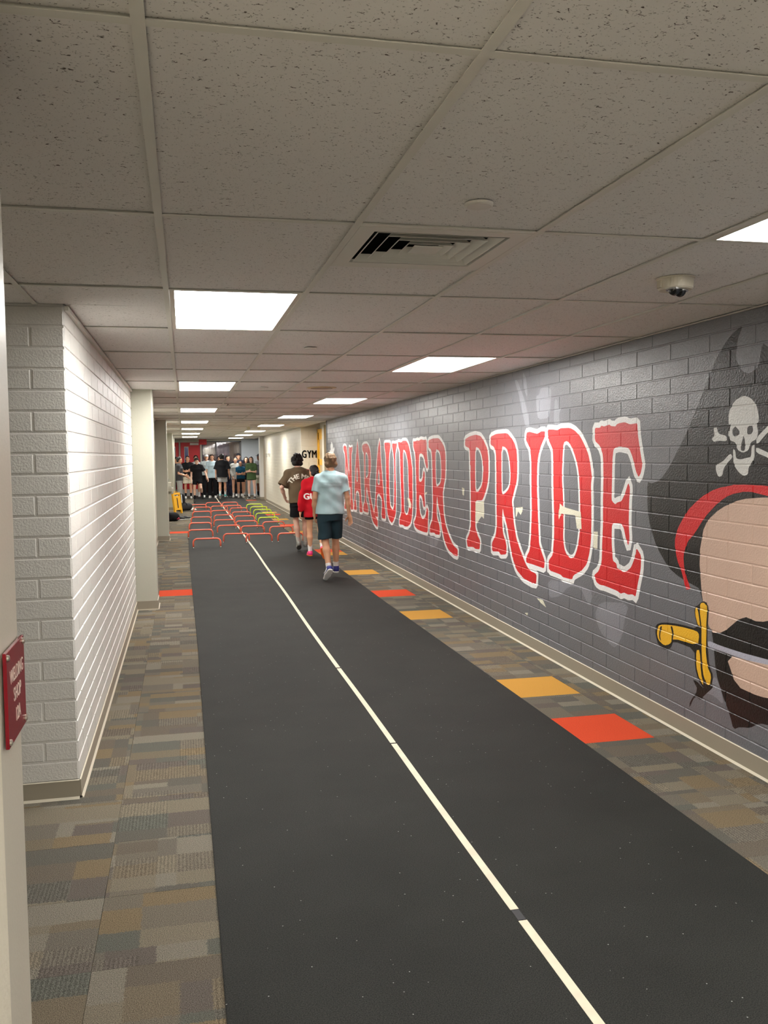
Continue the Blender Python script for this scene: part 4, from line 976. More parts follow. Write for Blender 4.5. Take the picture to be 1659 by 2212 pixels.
        s.put(sl, s.cutd(d, X, Y, Z, cut), k, mode); return s
    def wrinkle(s, amp, freq, seed=0, axis=(0.3, .2, 1.0)):
        """soft folds"""
        r = np.random.default_rng(seed); X, Y, Z = np.meshgrid(*s.ax, indexing='ij', sparse=True)
        d = 0
        for q in range(5):
            w = unit(np.asarray(axis)*(.6+r.random(3))*np.where(r.random(3) < .5, -1, 1))*freq*(.6+.9*r.random()); ph = r.random()*6.28
            d = d+np.sin(X*w[0]+Y*w[1]+Z*w[2]+ph+1.2*np.sin(X*w[2]*.5+Z*w[0]*.4))
        s.a += (amp*d/2.5).astype(np.float32); return s
    def mesh(s, name, m, smooth=True):
        a = s.a; sg = a < 0; n0, n1, n2 = a.shape
        cnt = np.zeros((n0-1, n1-1, n2-1), np.uint8)
        for i in (0, 1):
            for j in (0, 1):
                for k in (0, 1): cnt += sg[i:n0-1+i, j:n1-1+j, k:n2-1+k]
        act = (cnt > 0) & (cnt < 8); I, J, K = np.nonzero(act)
        idx = np.full(act.shape, -1, np.int64); idx[I, J, K] = np.arange(len(I))
        P = np.zeros((len(I), 3)); W = np.zeros(len(I))
        cor = [(i, j, k) for i in (0, 1) for j in (0, 1) for k in (0, 1)]
        val = {c: a[I+c[0], J+c[1], K+c[2]].astype(float) for c in cor}
        for c in cor:
            for ax in range(3):
                if c[ax]: continue
                e = list(c); e[ax] = 1; e = tuple(e); va, vb = val[c], val[e]
                x = (va < 0) != (vb < 0); t = np.where(x, va/np.where(va-vb == 0, 1, va-vb), 0)
                for q in range(3): P[:, q] += np.where(x, c[q]+(t if q == ax else 0), 0)
                W += x
        P /= W[:, None]; P += np.stack([I, J, K], 1); P = s.lo+P*s.h
        F = []
        for ax in range(3):
            b, c = (ax+1) % 3, (ax+2) % 3
            s0 = [slice(None)]*3; s1 = [slice(None)]*3; s0[ax] = slice(0, -1); s1[ax] = slice(1, None)
            x = sg[tuple(s0)] != sg[tuple(s1)]; E = np.stack(np.nonzero(x), 1)
            ok = (E[:, b] > 0) & (E[:, c] > 0) & (E[:, b] < a.shape[b]-1) & (E[:, c] < a.shape[c]-1); E = E[ok]
            def cell(db, dc): q = E.copy(); q[:, b] -= db; q[:, c] -= dc; return idx[q[:, 0], q[:, 1], q[:, 2]]
            q = np.stack([cell(1, 1), cell(0, 1), cell(0, 0), cell(1, 0)], 1)
            ins = sg[E[:, 0], E[:, 1], E[:, 2]]; q[~ins] = q[~ins][:, ::-1]; F.append(q)
        F = np.concatenate(F); F = F[(F >= 0).all(1)]
        me = bpy.data.meshes.new(name); me.vertices.add(len(P)); me.vertices.foreach_set('co', P.astype(np.float32).ravel())
        me.loops.add(len(F)*4); me.loops.foreach_set('vertex_index', F.astype(np.int32).ravel())
        me.polygons.add(len(F)); me.polygons.foreach_set('loop_start', np.arange(0, len(F)*4, 4, dtype=np.int32))
        if smooth: me.polygons.foreach_set('use_smooth', np.ones(len(F), bool))
        me.update(calc_edges=True); me.validate(); me.materials.append(m)
        return me

# ------------------------------------------------------------------ people
def cloth(name, rgb, rough=.85, bump=.35, scale=26): return mat('cloth_'+name, rgb, rough, bump=bump, scale=scale, spec=.2, detail=5, stretch=(1, 1, .55))
def skin(name, rgb): return mat('skin_'+name, rgb, .5, spec=.3)
HAIRM = {}
def hairm(name, rgb): return mat('hair_'+name, rgb, .5, bump=.6, scale=150, spec=.35, stretch=(1, 1, .4))
M_EYE = mat('eye_dark', (34, 26, 24), .2); M_EYEW = mat('eye_white', (224, 220, 214), .3); M_LIP = mat('lips', (150, 78, 72), .5)

def person(label, at, face, height, h=.010, pose=None, look=None, group=None, seed=0):
    """face: heading in radians, 0 looks along +y (away from the viewer). pose gives limb directions in body space
    (x = the person's right, y = forward, z = up); look gives clothes, hair and colours"""
    pose = dict(pose or {}); look = dict(look or {}); fem = look.get('fem', False); S = height/1.75; crowd = h > .008
    g = pose.get
    sw = .158 if fem else .176; hw = .092
    lean = np.asarray(g('lean', (0, .0, 0)), float)       # chest offset
    pel = V3(0, 0, .95); chest = pel+V3(0, 0, .35)+lean; nb = pel+V3(0, -.012, .515)+lean*1.45; tw = g('twist', 0.)
    RT = rotz(tw); hd = nb+V3(0, .03, .145)+lean*.25+np.asarray(g('headoff', (0, 0, 0)), float)
    RH = rotz(g('head_yaw', 0.)) @ rotx(g('head_pitch', 0.))
    sh = {s: nb+RT @ V3(s*sw, .005, -.080+(g('shrug', 0.))) for s in (-1, 1)}
    ua = {1: unit(g('ua_r', (.16, -.02, -1))), -1: unit(g('ua_l', (-.16, -.02, -1)))}
    fa = {1: unit(g('fa_r', (.05, .18, -1))), -1: unit(g('fa_l', (-.05, .18, -1)))}
    el = {s: sh[s]+ua[s]*.285 for s in (-1, 1)}; wr = {s: el[s]+fa[s]*.245 for s in (-1, 1)}
    hip = {s: pel+V3(s*hw, 0, -.03) for s in (-1, 1)}
    th = {1: unit(g('th_r', (.03, .02, -1))), -1: unit(g('th_l', (-.03, .02, -1)))}
    sk = {1: unit(g('sk_r', (0, -.03, -1))), -1: unit(g('sk_l', (0, -.03, -1)))}
    kn = {s: hip[s]+th[s]*.42 for s in (-1, 1)}; an = {s: kn[s]+sk[s]*.41 for s in (-1, 1)}
    ft = {1: frame(g('ft_r', (.12, 1, 0)), g('fu_r', (0, 0, 1))), -1: frame(g('ft_l', (-.12, 1, 0)), g('fu_l', (0, 0, 1)))}
    zmin = min(float((an[s]+ft[s] @ V3(0, yy, -.088))[2]) for s in (-1, 1) for yy in (-.07, .11, .185))
    off = V3(0, 0, -zmin+.0005)
    for D in (sh, el, wr, hip, kn, an):
        for s in D: D[s] = (D[s]+off)*S
    pel, chest, nb, hd = [(q+off)*S for q in (pel, chest, nb, hd)]
    root = empty('person', (at[0], at[1], at[2] if len(at) > 2 else .0078), -face, label=label, cat='person', group=group)
    fat = look.get('fat', 1.0)
    allp = np.array([pel, chest, nb, hd]+[q for D in (sh, el, wr, hip, kn, an) for q in D.values()])
    lo, hi = allp.min(0)-.26*S, allp.max(0)+.26*S; lo[2] = -.03
    I3 = np.eye(3)
    # ---- body: one continuous surface
    b = Field(lo, hi, h)
    tr = .9 if fem else 1.0
    b.ell(pel, V3(.142, .102, .12)*S*fat, k=.03).ell((pel+chest)/2, V3(.125*tr, .095, .16)*S*fat, k=.05).ell(chest, V3(.155*tr, .108, .17)*S*fat, RT, k=.06)
    b.cone(sh[-1]*.85+sh[1]*.15, sh[1]*.85+sh[-1]*.15, .046*S, .046*S, k=.05)
    for s in (-1, 1):
        b.cone(nb, sh[s], .048*S, .040*S, k=.04)
        b.cone(sh[s], el[s], .046*S*(.88 if fem else 1), .034*S, k=.03).cone(el[s], el[s]+.45*(wr[s]-el[s]), .035*S, .036*S, k=.02).cone(el[s]+.4*(wr[s]-el[s]), wr[s], .035*S, .024*S, k=.02)
        b.cone(hip[s], hip[s]*.7+kn[s]*.3, .068*S*fat, .075*S*fat, k=.04).cone(hip[s]*.7+kn[s]*.3, kn[s], .075*S*fat, .050*S, k=.03).cone(kn[s], kn[s]+.35*(an[s]-kn[s])+V3(0, -.012, 0)*S, .050*S, .053*S, k=.02).cone(kn[s]+.35*(an[s]-kn[s])+V3(0, -.012, 0)*S, an[s], .053*S, .032*S, k=.02)
        b.cone(an[s], an[s]+ft[s] @ V3(0, .11, -.052)*S, .030*S, .018*S, k=.01).cone(an[s], an[s]+ft[s] @ V3(0, -.03, -.045)*S, .030*S, .020*S, k=.01)
        # hand: palm, four fingers, thumb
        d = unit(wr[s]-el[s]); hdv = unit(d+np.asarray(g('hand_r' if s > 0 else 'hand_l', (0, .05, 0)), float))
        pn = np.asarray(g('palm_r' if s > 0 else 'palm_l', (-s, 0, 0)), float); pn = unit(pn-hdv*(pn@hdv)); lat = np.cross(hdv, pn)*s   # towards thumb side
        if lat[1] < -.2: lat = -lat
        HS = S*(1.0 if not crowd else 1.05); fr_ = .0095 if crowd else .0082
        pc = wr[s]+hdv*.05*HS
        b.cone(wr[s], wr[s]+hdv*.03*HS, .024*S, .026*S, k=.015)
        b.ell(pc, V3(.040, .052, .017)*HS, np.stack([lat, hdv, pn], 1), k=.012)
        cl = g('curl', .55)
        for q, (o_, L_) in enumerate(((.029, .070), (.010, .080), (-.010, .075), (-.029, .058))):
            base = wr[s]+(hdv*.088+lat*o_)*HS; d1 = unit(hdv+pn*cl*.55+lat*o_*3); d2 = unit(hdv+pn*cl*1.7)
            m1 = base+d1*L_*.52*HS; b.cone(base-hdv*.02*HS, m1, fr_*HS, fr_*.95*HS, k=.006).cone(m1, m1+d2*L_*.5*HS, fr_*.95*HS, fr_*.8*HS, k=.004)
        tb = wr[s]+(hdv*.030+lat*.030)*HS; t1 = tb+unit(hdv*.7+lat*.75+pn*.25)*.042*HS
        b.cone(tb-lat*.012*HS, t1, .0125*HS, .0105*HS, k=.01).cone(t1, t1+unit(hdv+lat*.25+pn*.4)*.032*HS, .010*HS, .0085*HS, k=.004)
    # neck and head
    b.cone(nb-V3(0, 0, .02)*S, hd+RH @ V3(0, -.025, -.04)*S, .053*S*(.86 if fem else 1), .050*S*(.86 if fem else 1), k=.03)
    hp = lambda x, y, z: hd+RH @ V3(x, y, z)*S
    b.ell(hp(0, -.008, .028), V3(.074, .094, .092)*S, RH, k=.02).ell(hp(0, .026, -.045), V3(.055, .062, .066)*S, RH, k=.035)
    b.cone(hp(0, .080, .016), hp(0, .101, -.020), .010*S, .014*S, k=.014)                       # nose
    b.ell(hp(0, .066, -.093), V3(.022, .018, .016)*S, RH, k=.02)                                # chin
    for s in (-1, 1):
        b.ell(hp(s*.075, -.008, -.008), V3(.012, .022, .032)*S, RH, k=.006)                     # ear
        b.ell(hp(s*.031, .090, .012), V3(.014, .014, .009)*S, RH, k=.012, mode='sub')           # eye socket
    if not crowd or g('facing', False): b.cone(hp(-.020, .088, -.058), hp(.020, .088, -.058), .005*S, .005*S, k=.006)   # lips ridge
    sm = look.get('skin', skin('light', (214, 164, 138)))
    body = link('body', b.mesh('body', sm), root)
    # eyes, brows and mouth (only on faces that show)
    if g('facing', False):
        for s in (-1, 1):
            e = Field(hp(s*.031, .082, .012)-.03, hp(s*.031, .082, .012)+.03, .0035).ell(hp(s*.031, .082, .012), V3(.0112, .0112, .0065)*S, RH, k=0); link('eye', e.mesh('eye', M_EYE), root)
            e = Field(hp(s*.031, .088, .032)-.04, hp(s*.031, .088, .032)+.04, .0035).cone(hp(s*.018, .091, .031), hp(s*.046, .080, .031), .0045*S, .0035*S, k=0); link('eyebrow', e.mesh('eyebrow', look.get('hairmat', hairm('black', (22, 18, 17)))), root)
        e = Field(hp(0, .086, -.06)-.04, hp(0, .086, -.06)+.04, .0035).cone(hp(-.021, .084, -.058), hp(.021, .084, -.058), .0062*S, .0062*S, k=0, flat=(RH @ V3(0, 0, 1), .75)); link('mouth', e.mesh('mouth', M_LIP), root)
    # ---- shirt
    fit = look.get('fit', .022)*S; hem = look.get('hem', -.05)
    Rt = frame(V3(0, 1, 0)); Rt = np.stack([V3(1, 0, 0), V3(0, 1, 0), V3(0, 0, 1)], 1)
    t = Field(lo, hi, h)
    hemz = pel[2]+hem*S; ax = unit(chest-pel)
    bot = pel+ax*((hemz-pel[2])/ax[2])
    sf0 = look.get('sfit', .020)*S
    rb_ = max(.140*S*fat*tr**.5+fit, .178*S*fat+sf0*.8+.012*S); rd_ = max(.106*S*fat+fit, .108*S*fat+sf0*.8+.010*S)
    top_ = chest+(nb-chest)*.62
    t.etube(bot, chest, (rb_, rd_), (.142*S*fat*tr+fit*1.05, .104*S*fat+fit*.9), I3, k=.03)
    t.etube(chest-V3(0, 0, .002), top_, (.142*S*fat*tr+fit*1.05, .104*S*fat+fit*.9), (.118*S*tr+fit*.7, .062*S+fit*.5), I3, k=.05)
    t.ell(chest+V3(0, -.01, .03)*S, V3(.150*tr*S*fat+fit*.7, .104*S*fat+fit*.75, .17*S), RT, k=.06)
    t.cone(sh[-1], sh[1], .040*S+fit*.45, .040*S+fit*.45, k=.06)
    for s in (-1, 1): t.cone(nb+V3(0, -.004, -.004)*S, sh[s]+V3(0, 0, .004)*S, .050*S+fit*.25, .042*S+fit*.5, k=.04)
    sl_ = look.get('sleeve', .62)
    for s in (-1, 1):
        if look.get('long', False):
            lw = look.get('loose', .028)*S; a_, b_ = el[s], wr[s]
            t.cone(sh[s], a_, .044*S+fit*.6, .036*S+lw, k=.045).cone(a_, a_*.14+b_*.86, .036*S+lw, .030*S+lw*.9, k=.025, cut=[(b_*.93+a_*.07, unit(b_-a_))])
        else:
            q = sh[s]+(el[s]-sh[s])*sl_; e_ = sh[s]+(el[s]-sh[s])*(sl_+.2)
            t.cone(sh[s], e_, .043*S+fit*.6, .044*S+fit*look.get('flare', 1.0), k=.045, cut=[(q, unit(el[s]-sh[s]))])
    t.ell(nb+V3(0, .012, .045)*S, V3(.064, .068, .058)*S, k=.006, mode='sub')
    X, Y, Z = np.meshgrid(*t.ax, indexing='ij', sparse=True); t.a = np.maximum(t.a, (hemz-Z+(.012*S*np.cos(X/(.16*S)*1.3)-.01*S)).astype(np.float32)) if not pose.get('nocut') else t.a
    if not crowd: t.wrinkle(.0062*S, 30, seed)
    else: t.wrinkle(.004*S, 26, seed)
    tn = look.get('top', 'shirt'); shirt = link(tn, t.mesh(tn, look['shirt']), root)
    if look.get('long', False):
        for s in (-1, 1):
            lw = look.get('loose', .028)*S*.72; a_ = el[s]*.16+wr[s]*.84; b_ = el[s]*-.02+wr[s]*1.02
            c = Field(np.minimum(a_, b_)-.09, np.maximum(a_, b_)+.09, h); c.cone(a_, b_, .028*S+lw, .027*S+lw*.75, k=0, cut=[(b_, unit(b_-a_)), (a_, -unit(b_-a_))]); link('cuff', c.mesh('cuff', look['shirt']), root)
    if look.get('collar'):
        c = Field(nb-.12, nb+.14, min(h, .007)); c.cone(nb+V3(-.03, -.004, .012)*S, nb+V3(.03, -.004, .012)*S, .05*S, .05*S, k=0, cut=[(nb+V3(0, 0, .026)*S, V3(0, .25, 1)), (nb+V3(0, 0, .004)*S, V3(0, -.25, -1))])
        link('collar', c.mesh('collar', look['collar']), root)
    # ---- shorts / trousers
    sf = look.get('sfit', .020)*S; q_ = look.get('shorts', .72)
    p = Field(lo, hi, h)
    wz = pel[2]+.085*S
    p.etube(pel-V3(0, 0, .165)*S, pel+V3(0, 0, .09)*S, (.146*S*fat+sf*.8, .108*S*fat+sf*.8), (.150*S*fat+sf*.4, .108*S*fat+sf*.4), I3, k=.03)
    for s in (-1, 1):
        if q_ <= 1.0:
            ct = hip[s]+(kn[s]-hip[s])*q_; p.cone(hip[s], hip[s]+(kn[s]-hip[s])*(q_+.25), .075*S*fat+sf*.7, .070*S*fat+sf*1.15, k=.035, cut=[(ct, unit(kn[s]-hip[s]))])
        else:
            p.cone(hip[s], kn[s], .088*S*fat+sf*.5, .056*S+sf, k=.035); ct = kn[s]+(an[s]-kn[s])*min(q_-1, .97); p.cone(kn[s], an[s], .056*S+sf, .042*S+sf*1.1, k=.03, cut=[(ct, unit(an[s]-kn[s]))])
    p.wrinkle(.003*S, 28, seed+5)
    pn_ = 'trousers' if q_ > 1 else 'shorts'; link(pn_, p.mesh(pn_, look['pants']), root)
    # ---- socks and shoes
    for s in (-1, 1):
        F_ = ft[s]; A = an[s]
        if look.get('sock') is not None and q_ <= 1.0:
            hgt = look.get('sockh', .12)*S; up_ = unit(kn[s]-an[s])
            c = Field(A-.17, A+V3(.17, .17, .30), h); c.cone(A-up_*.03*S, A+up_*(hgt+.05), .037*S, .036*S+.10*hgt, k=.0, cut=[(A+up_*hgt, up_)]); c.cone(A, A+F_ @ V3(0, .05, -.03)*S, .039*S, .035*S, k=.01)
            link('sock', c.mesh('sock', look['sock']), root)
        hs_ = min(h, .008)
        c = Field(A-.27*S, A+.27*S, hs_)
        f_ = lambda x, y, z: A+F_ @ V3(x, y, z)*S
        c.cone(f_(0, -.035, -.042), f_(0, .06, -.048), .042*S, .043*S, k=.02, flat=(F_[:, 0], .92)).cone(f_(0, .06, -.05), f_(0, .145, -.060), .043*S, .032*S, k=.03, flat=(F_[:, 2], .85)).cone(f_(0, -.03, -.03), f_(0, -.012, .012), .040*S, .043*S, k=.02, cut=[(f_(0, 0, .018), F_ @ V3(0, -.25, 1))])
        c.cone(f_(0, .02, -.01), f_(0, .09, -.035), .032*S, .028*S, k=.02)
        c.box(f_(0, .055, -.12), V3(.09, .2, .047)*S, F_, r=.005, k=.0, mode='sub')
        shoe = link('shoe', c.mesh('shoe', look['shoe']), root)
        c = Field(A-.27*S, A+.27*S, hs_)
        c.cone(f_(0, -.042, -.076), f_(0, .06, -.076), .040*S, .045*S, k=.02, flat=(F_[:, 2], .5)).cone(f_(0, .06, -.076), f_(0, .145, -.073), .045*S, .036*S, k=.02, flat=(F_[:, 2], .5))
        c.box(f_(0, .05, -.138), V3(.09, .2, .050)*S, F_, r=.002, k=0, mode='sub')
        link('sole', c.mesh('sole', look.get('sole', MATS.get('sole_white') or mat('sole_white', (232, 230, 226), .6))), shoe)
        if look.get('stripe') is not None:
            for sd in (-1, 1):
                pts = [f_(sd*.044, -.03, -.035), f_(sd*.050, .02, -.062), f_(sd*.049, .06, -.05), f_(sd*.040, .10, -.025)]
                MB().tube(pts, [.004*S, .008*S, .006*S, .003*S], 6).build('stripe', look['stripe'], shoe, smooth=True)
    # ---- hair
    hm = look.get('hairmat', hairm('black', (22, 18, 17))); st = look.get('hair', 'short'); hl, hh = hd-.34*S, hd+.24*S
    if st == 'long': hl = hl-V3(0, 0, .2)
    r_ = np.random.default_rng(seed+31); hv = min(h, .009)
    f = Field(hl, hh, hv)
    fwd, upv, rt = RH @ V3(0, 1, 0), RH @ V3(0, 0, 1), RH @ V3(1, 0, 0)
    facecut = [(hp(0, .034, .062), unit(fwd*.9-upv*.62)), (hp(0, 0, -.070), -upv)]
    big = look.get('hairvol', .017 if look.get('cap') is None else .006)
    f.ell(hp(0, -.012, .034), V3(.074+big, .094+big, .092+big)*S, RH, k=.01, cut=facecut)
    if not st == 'bun': f.cone(hp(-.05, -.055, -.03), hp(.05, -.055, -.03), (.038+big*.5)*S, (.038+big*.5)*S, k=.02, cut=[(hp(0, 0, -.078), -upv)])
    if st == 'curly' or st == 'mop':
        n_ = 90 if st == 'curly' else 55
        for q in range(n_):
            u = r_.normal(size=3); u = unit(u)
            if u[2] < -.45 or (u[1] > .55 and u[2] < .35): continue
            c_ = hp(*(V3(.074+big, .094+big, .092+big)*u*r_.uniform(.94, 1.06)+V3(0, -.014, .034)))
            rr = (r_.uniform(.014, .026) if st == 'curly' else r_.uniform(.012, .02))*S
            f.ell(c_, V3(rr, rr, rr*1.1), k=.010)
    if st == 'short' and look.get('cap') is None:
        for q in range(60):
            u = unit(r_.normal(size=3))
            if u[2] < -.3 or (u[1] > .5 and u[2] < .45): continue
            c_ = hp(*(V3(.074+big, .094+big, .092+big)*u*r_.uniform(.95, 1.03)+V3(0, -.013, .034))); rr = r_.uniform(.010, .017)*S
            f.ell(c_, V3(rr, rr, rr), k=.010)
    if st == 'swept':
        for q in range(46):
            u = unit(r_.normal(size=3)+V3(0, -.1, 1.1))
            if u[2] < .15: continue
            c_ = V3(.074+big, .094+big, .092+big)*u+V3(0, -.012, .034); d_ = unit(np.cross(u, V3(.3, 1, .2)))*.022+V3(.006, .016, .004)
            f.cone(hp(*(c_*.985)), hp(*(c_+d_)), .012*S, .006*S, k=.012)
    if st == 'pony':
        pts = look.get('tail', [(0, -.105, .03), (.01, -.125, -.02), (.02, -.115, -.10), (.02, -.10, -.18), (.012, -.10, -.26)]); rs = [.026, .032, .030, .024, .010]
        for q in range(4): f.cone(hp(*pts[q]), hp(*pts[q+1]), rs[q]*S, rs[q+1]*S, k=.015)
        f.ell(hp(0, -.10, .03), V3(.025, .022, .025)*S, k=.01)
    if st == 'long':
        for s in (-1, 1):
            f.cone(hp(s*.072, .01, .03), hp(s*.078, .0, -.10), .026*S, .030*S, k=.025).cone(hp(s*.078, .0, -.10), hp(s*.07, .01, -.24), .030*S, .016*S, k=.02)
        f.cone(hp(0, -.075, .0), hp(0, -.085, -.20), .055*S, .050*S, k=.03)
    f.wrinkle(.004*S, 95, seed+2, (1, 1, .7))
    link('hair', f.mesh('hair', hm), root)
    if st == 'pony': MB().tube([hp(0, -.112, .038), hp(.004, -.125, .012)], .031*S, 10).build('hair_tie', mat('hair_tie', (40, 36, 40), .5), root, smooth=True)
    # ---- cap
    if look.get('cap') is not None:
        f = Field(hl, hh, min(h, .008)); f.ell(hp(0, -.012, .05), V3(.093, .113, .090)*S, RH, k=0, cut=[(hp(0, 0, .048), -upv)]); cap = link('cap', f.mesh('cap', look['cap']), root)
        fb = -1 if look.get('capback') else 1
        f = Field(hl, hh, min(h, .006)); f.ell(hp(0, fb*.085-.01, .052), V3(.075, .10, .028)*S, RH, k=0, cut=[(hp(0, 0, .052), -upv), (hp(0, 0, .064), upv), (hp(0, fb*.06-.01, 0), -fwd*fb)]); link('brim', f.mesh('brim', look.get('brim', look['cap'])), cap)
    root['_j'] = 0; del root['_j']
    return dict(root=root, shirt=shirt, S=S, nb=nb, chest=chest, pel=pel, hd=hd, RH=RH, wr=wr, sh=sh, el=el, an=an, ft=ft)

def back_print(P, rows, m, zoff, arc=None, xoff=0.0):
    """print lettering on the back of a shirt; rows: list of (text, size, z)"""
    me = P['shirt'].data; vs = [v.co.copy() for v in me.vertices]; tree = BVHTree.FromPolygons(vs, [tuple(p.vertices) for p in me.polygons])
    for body, size, zz, bold in rows:
        tm = text_mesh(body, size, bold); bm = bmesh.new(); bm.from_mesh(tm)
        bmesh.ops.triangulate(bm, faces=bm.faces); bmesh.ops.subdivide_edges(bm, edges=[e for e in bm.edges if e.calc_length() > .012], cuts=1)
        for v in bm.verts:
            x, y = v.co.x, v.co.y
            if arc: a = x/arc; x, y = (arc+y)*math.sin(a), (arc+y)*math.cos(a)-arc
            X = x+xoff; Z = P['nb'][2]+zoff+zz+y
            hit = tree.ray_cast(Vector((X, -1.0, Z)), Vector((0, 1, 0)))
            yy = hit[0].y if hit[0] is not None else -.13
            v.co = (X, yy-.0035, Z)
        bm.to_mesh(tm); bm.free(); tm.materials.clear(); tm.materials.append(m)
        link('lettering', tm, P['root'])
# ------------------------------------------------------------------ the three walkers (seen from behind)
SK_L = skin('light', (222, 170, 140)); SK_T = skin('tan', (208, 158, 124)); SK_P = skin('pale', (226, 184, 162)); SK_B = skin('brown', (120, 80, 62)); SK_M = skin('mid', (204, 152, 124))
BLK = cloth('black', (24, 24, 27)); SHOEW = mat('shoe_white', (228, 226, 222), .55); SHOEB = mat('shoe_black', (28, 28, 30), .55)
H_BLACK = hairm('black', (22, 18, 17)); H_BROWN = hairm('brown', (62, 44, 32)); H_BLOND = hairm('dark_blond', (112, 88, 62))
W = 'three people walking away along the runner'
man = person('young man in a pale blue tee and dark teal shorts walking away', (1.90, 11.75), 0.0, 1.645, h=.0065, group=W, seed=3,
    pose=dict(lean=(0.01, .02, 0), head_yaw=.10, ua_r=(.22, -.10, -1), fa_r=(.10, .06, -1), ua_l=(-.22, -.12, -1), fa_l=(.05, .42, -1), palm_r=(-.6, -.6, 0), hand_r=(.10, -.05, 0), curl=.45,
              th_r=(.0, .30, -1), sk_r=(.0, -.02, -1), th_l=(.02, -.10, -1), sk_l=(.06, -.42, -1), ft_l=(-.25, .72, -.70), fu_l=(.1, .7, .7), ft_r=(.05, 1, .0)),
    look=dict(shirt=cloth('pale_blue', (164, 190, 194), bump=.45, scale=16), collar=cloth('pale_blue_rib', (150, 176, 180)), pants=cloth('dark_teal', (38, 58, 66)), fit=.016, hem=-.07, sleeve=.68, flare=1.3, shorts=.95, sfit=.026,
              sock=cloth('white_sock', (226, 222, 218)), sockh=.075, shoe=mat('shoe_blue', (36, 44, 128), .5), stripe=mat('shoe_stripe_white', (236, 236, 236), .5), skin=SK_T, hairmat=H_BLOND, hair='swept', hairvol=.012))
girl = person('girl in an oversized red sweatshirt with a long black ponytail walking away', (2.045, 14.25), 0.0, 1.48, h=.0065, group=W, seed=5,
    pose=dict(head_yaw=.55, ua_l=(-.28, -.04, -1), fa_l=(-.12, .05, -1), ua_r=(.2, .05, -1), fa_r=(0, .3, -1),
              th_l=(.0, .06, -1), sk_l=(.0, -.06, -1), th_r=(.03, -.12, -1), sk_r=(.02, -.62, -1), ft_r=(.25, .35, -.9), fu_r=(.1, .9, .35), ft_l=(-.1, 1, 0)),
    look=dict(fem=True, shirt=cloth('red', (188, 18, 34)), long=True, fit=.052, loose=.036, hem=-.20, top='sweatshirt', pants=BLK, shorts=.5, sock=cloth('white_sock', (226, 222, 218)), sockh=.13,
              shoe=mat('shoe_pink', (246, 60, 130), .5), sole=mat('sole_orange', (236, 110, 44), .55), skin=SK_T, hair='pony', hairvol=.010, tail=[(0, -.105, .0), (.0, -.125, -.05), (.035, -.12, -.14), (.06, -.115, -.24), (.065, -.12, -.33)]))
# red visor peak on the girl
_hp = lambda x, y, z: girl['hd']+girl['RH'] @ V3(x, y, z)*girl['S']
fv = Field(girl['hd']-.25, girl['hd']+.25, .006).ell(_hp(0, .10, .040), V3(.07, .085, .03)*girl['S'], girl['RH'], k=0, cut=[(_hp(0, 0, .040), -(girl['RH'] @ V3(0, 0, 1))), (_hp(0, 0, .050), girl['RH'] @ V3(0, 0, 1)), (_hp(0, .07, 0), -(girl['RH'] @ V3(0, 1, 0)))])
link('visor_peak', fv.mesh('visor_peak', mat('visor_red', (150, 26, 34), .6)), girl['root'])
boy = person('boy with curly black hair in a brown THE MET tee walking away', (1.97, 15.45), 0.0, 1.635, h=.0065, group=W, seed=9,
    pose=dict(lean=(-.02, .03, 0), ua_l=(-.55, -.18, -1), fa_l=(.28, .55, -.75), ua_r=(.3, .0, -1), fa_r=(.05, .2, -1), curl=.9,
              th_l=(.03, .10, -1), sk_l=(.10, -.16, -1), th_r=(.02, .22, -1), sk_r=(.0, -.06, -1), ft_l=(.08, .88, -.42), fu_l=(0, .42, .88)),
    look=dict(shirt=cloth('brown', (102, 86, 66)), fit=.045, hem=-.10, sleeve=.88, flare=1.5, pants=BLK, shorts=.80, sfit=.034, sock=cloth('grey_sock', (196, 194, 186)), sockh=.12,
              shoe=mat('shoe_grey', (150, 150, 142), .6), sole=mat('sole_grey', (120, 120, 116), .7), skin=SK_P, hair='curly', hairvol=.022))
M_PRINT = mat('print_cream', (232, 226, 210), .7); M_PRINTW = mat('print_white', (236, 230, 226), .7)
back_print(boy, [('THE MET', .115, 0, .0045)], M_PRINT, -.115, arc=.20)
back_print(girl, [('GU', .135, 0, .006)], M_PRINTW, -.27, xoff=-.085)

# ------------------------------------------------------------------ the group waiting at the far end
G = 'group of young people waiting by the end doors'
FR = math.pi
CROSS = dict(ua_r=(.10, .22, -1), fa_r=(-.85, .55, .12), ua_l=(-.10, .22, -1), fa_l=(.85, .60, .02), palm_r=(0, -1, 0), palm_l=(0, -1, 0))
def P(label, x, y, face, height, look, pose=None, seed=0, facing=True):
    ps = dict(pose or {}); ps['facing'] = facing
    return person(label, (x, y), face, height, h=.0105, pose=ps, look=look, group=G, seed=seed)
def L(shirt, pants, **k):
    d = dict(shirt=shirt, pants=pants, shoe=SHOEW, sock=cloth('white_sock', (226, 222, 218)), skin=SK_L); d.update(k); return d
GREY_D = cloth('charcoal', (70, 70, 72)); GREY_L = cloth('light_grey', (172, 172, 170)); WHT = cloth('white', (226, 228, 228)); SAND = cloth('sand', (206, 196, 176))
PBLUE = cloth('ice_blue', (190, 212, 222)); TEAL = cloth('teal', (22, 74, 102)); GRN = cloth('olive_green', (70, 92, 58)); NAVY = cloth('navy', (36, 40, 56)); GREYH = cloth('grey_hoodie', (150, 148, 142)); KHA = cloth('khaki', (176, 172, 156))
P('boy in a charcoal tee and grey sweatpants facing right beside the left wall', -.16, 33.6, FR-1.35, 1.67, L(GREY_D, GREY_L, shorts=1.97, hair='mop', fit=.03, hem=-.12, sleeve=.75), dict(ua_r=(.1, .1, -1), fa_r=(.1, .95, -.25), ua_l=(-.1, .1, -1), fa_l=(0, .8, -.5), head_pitch=-.15), 11)
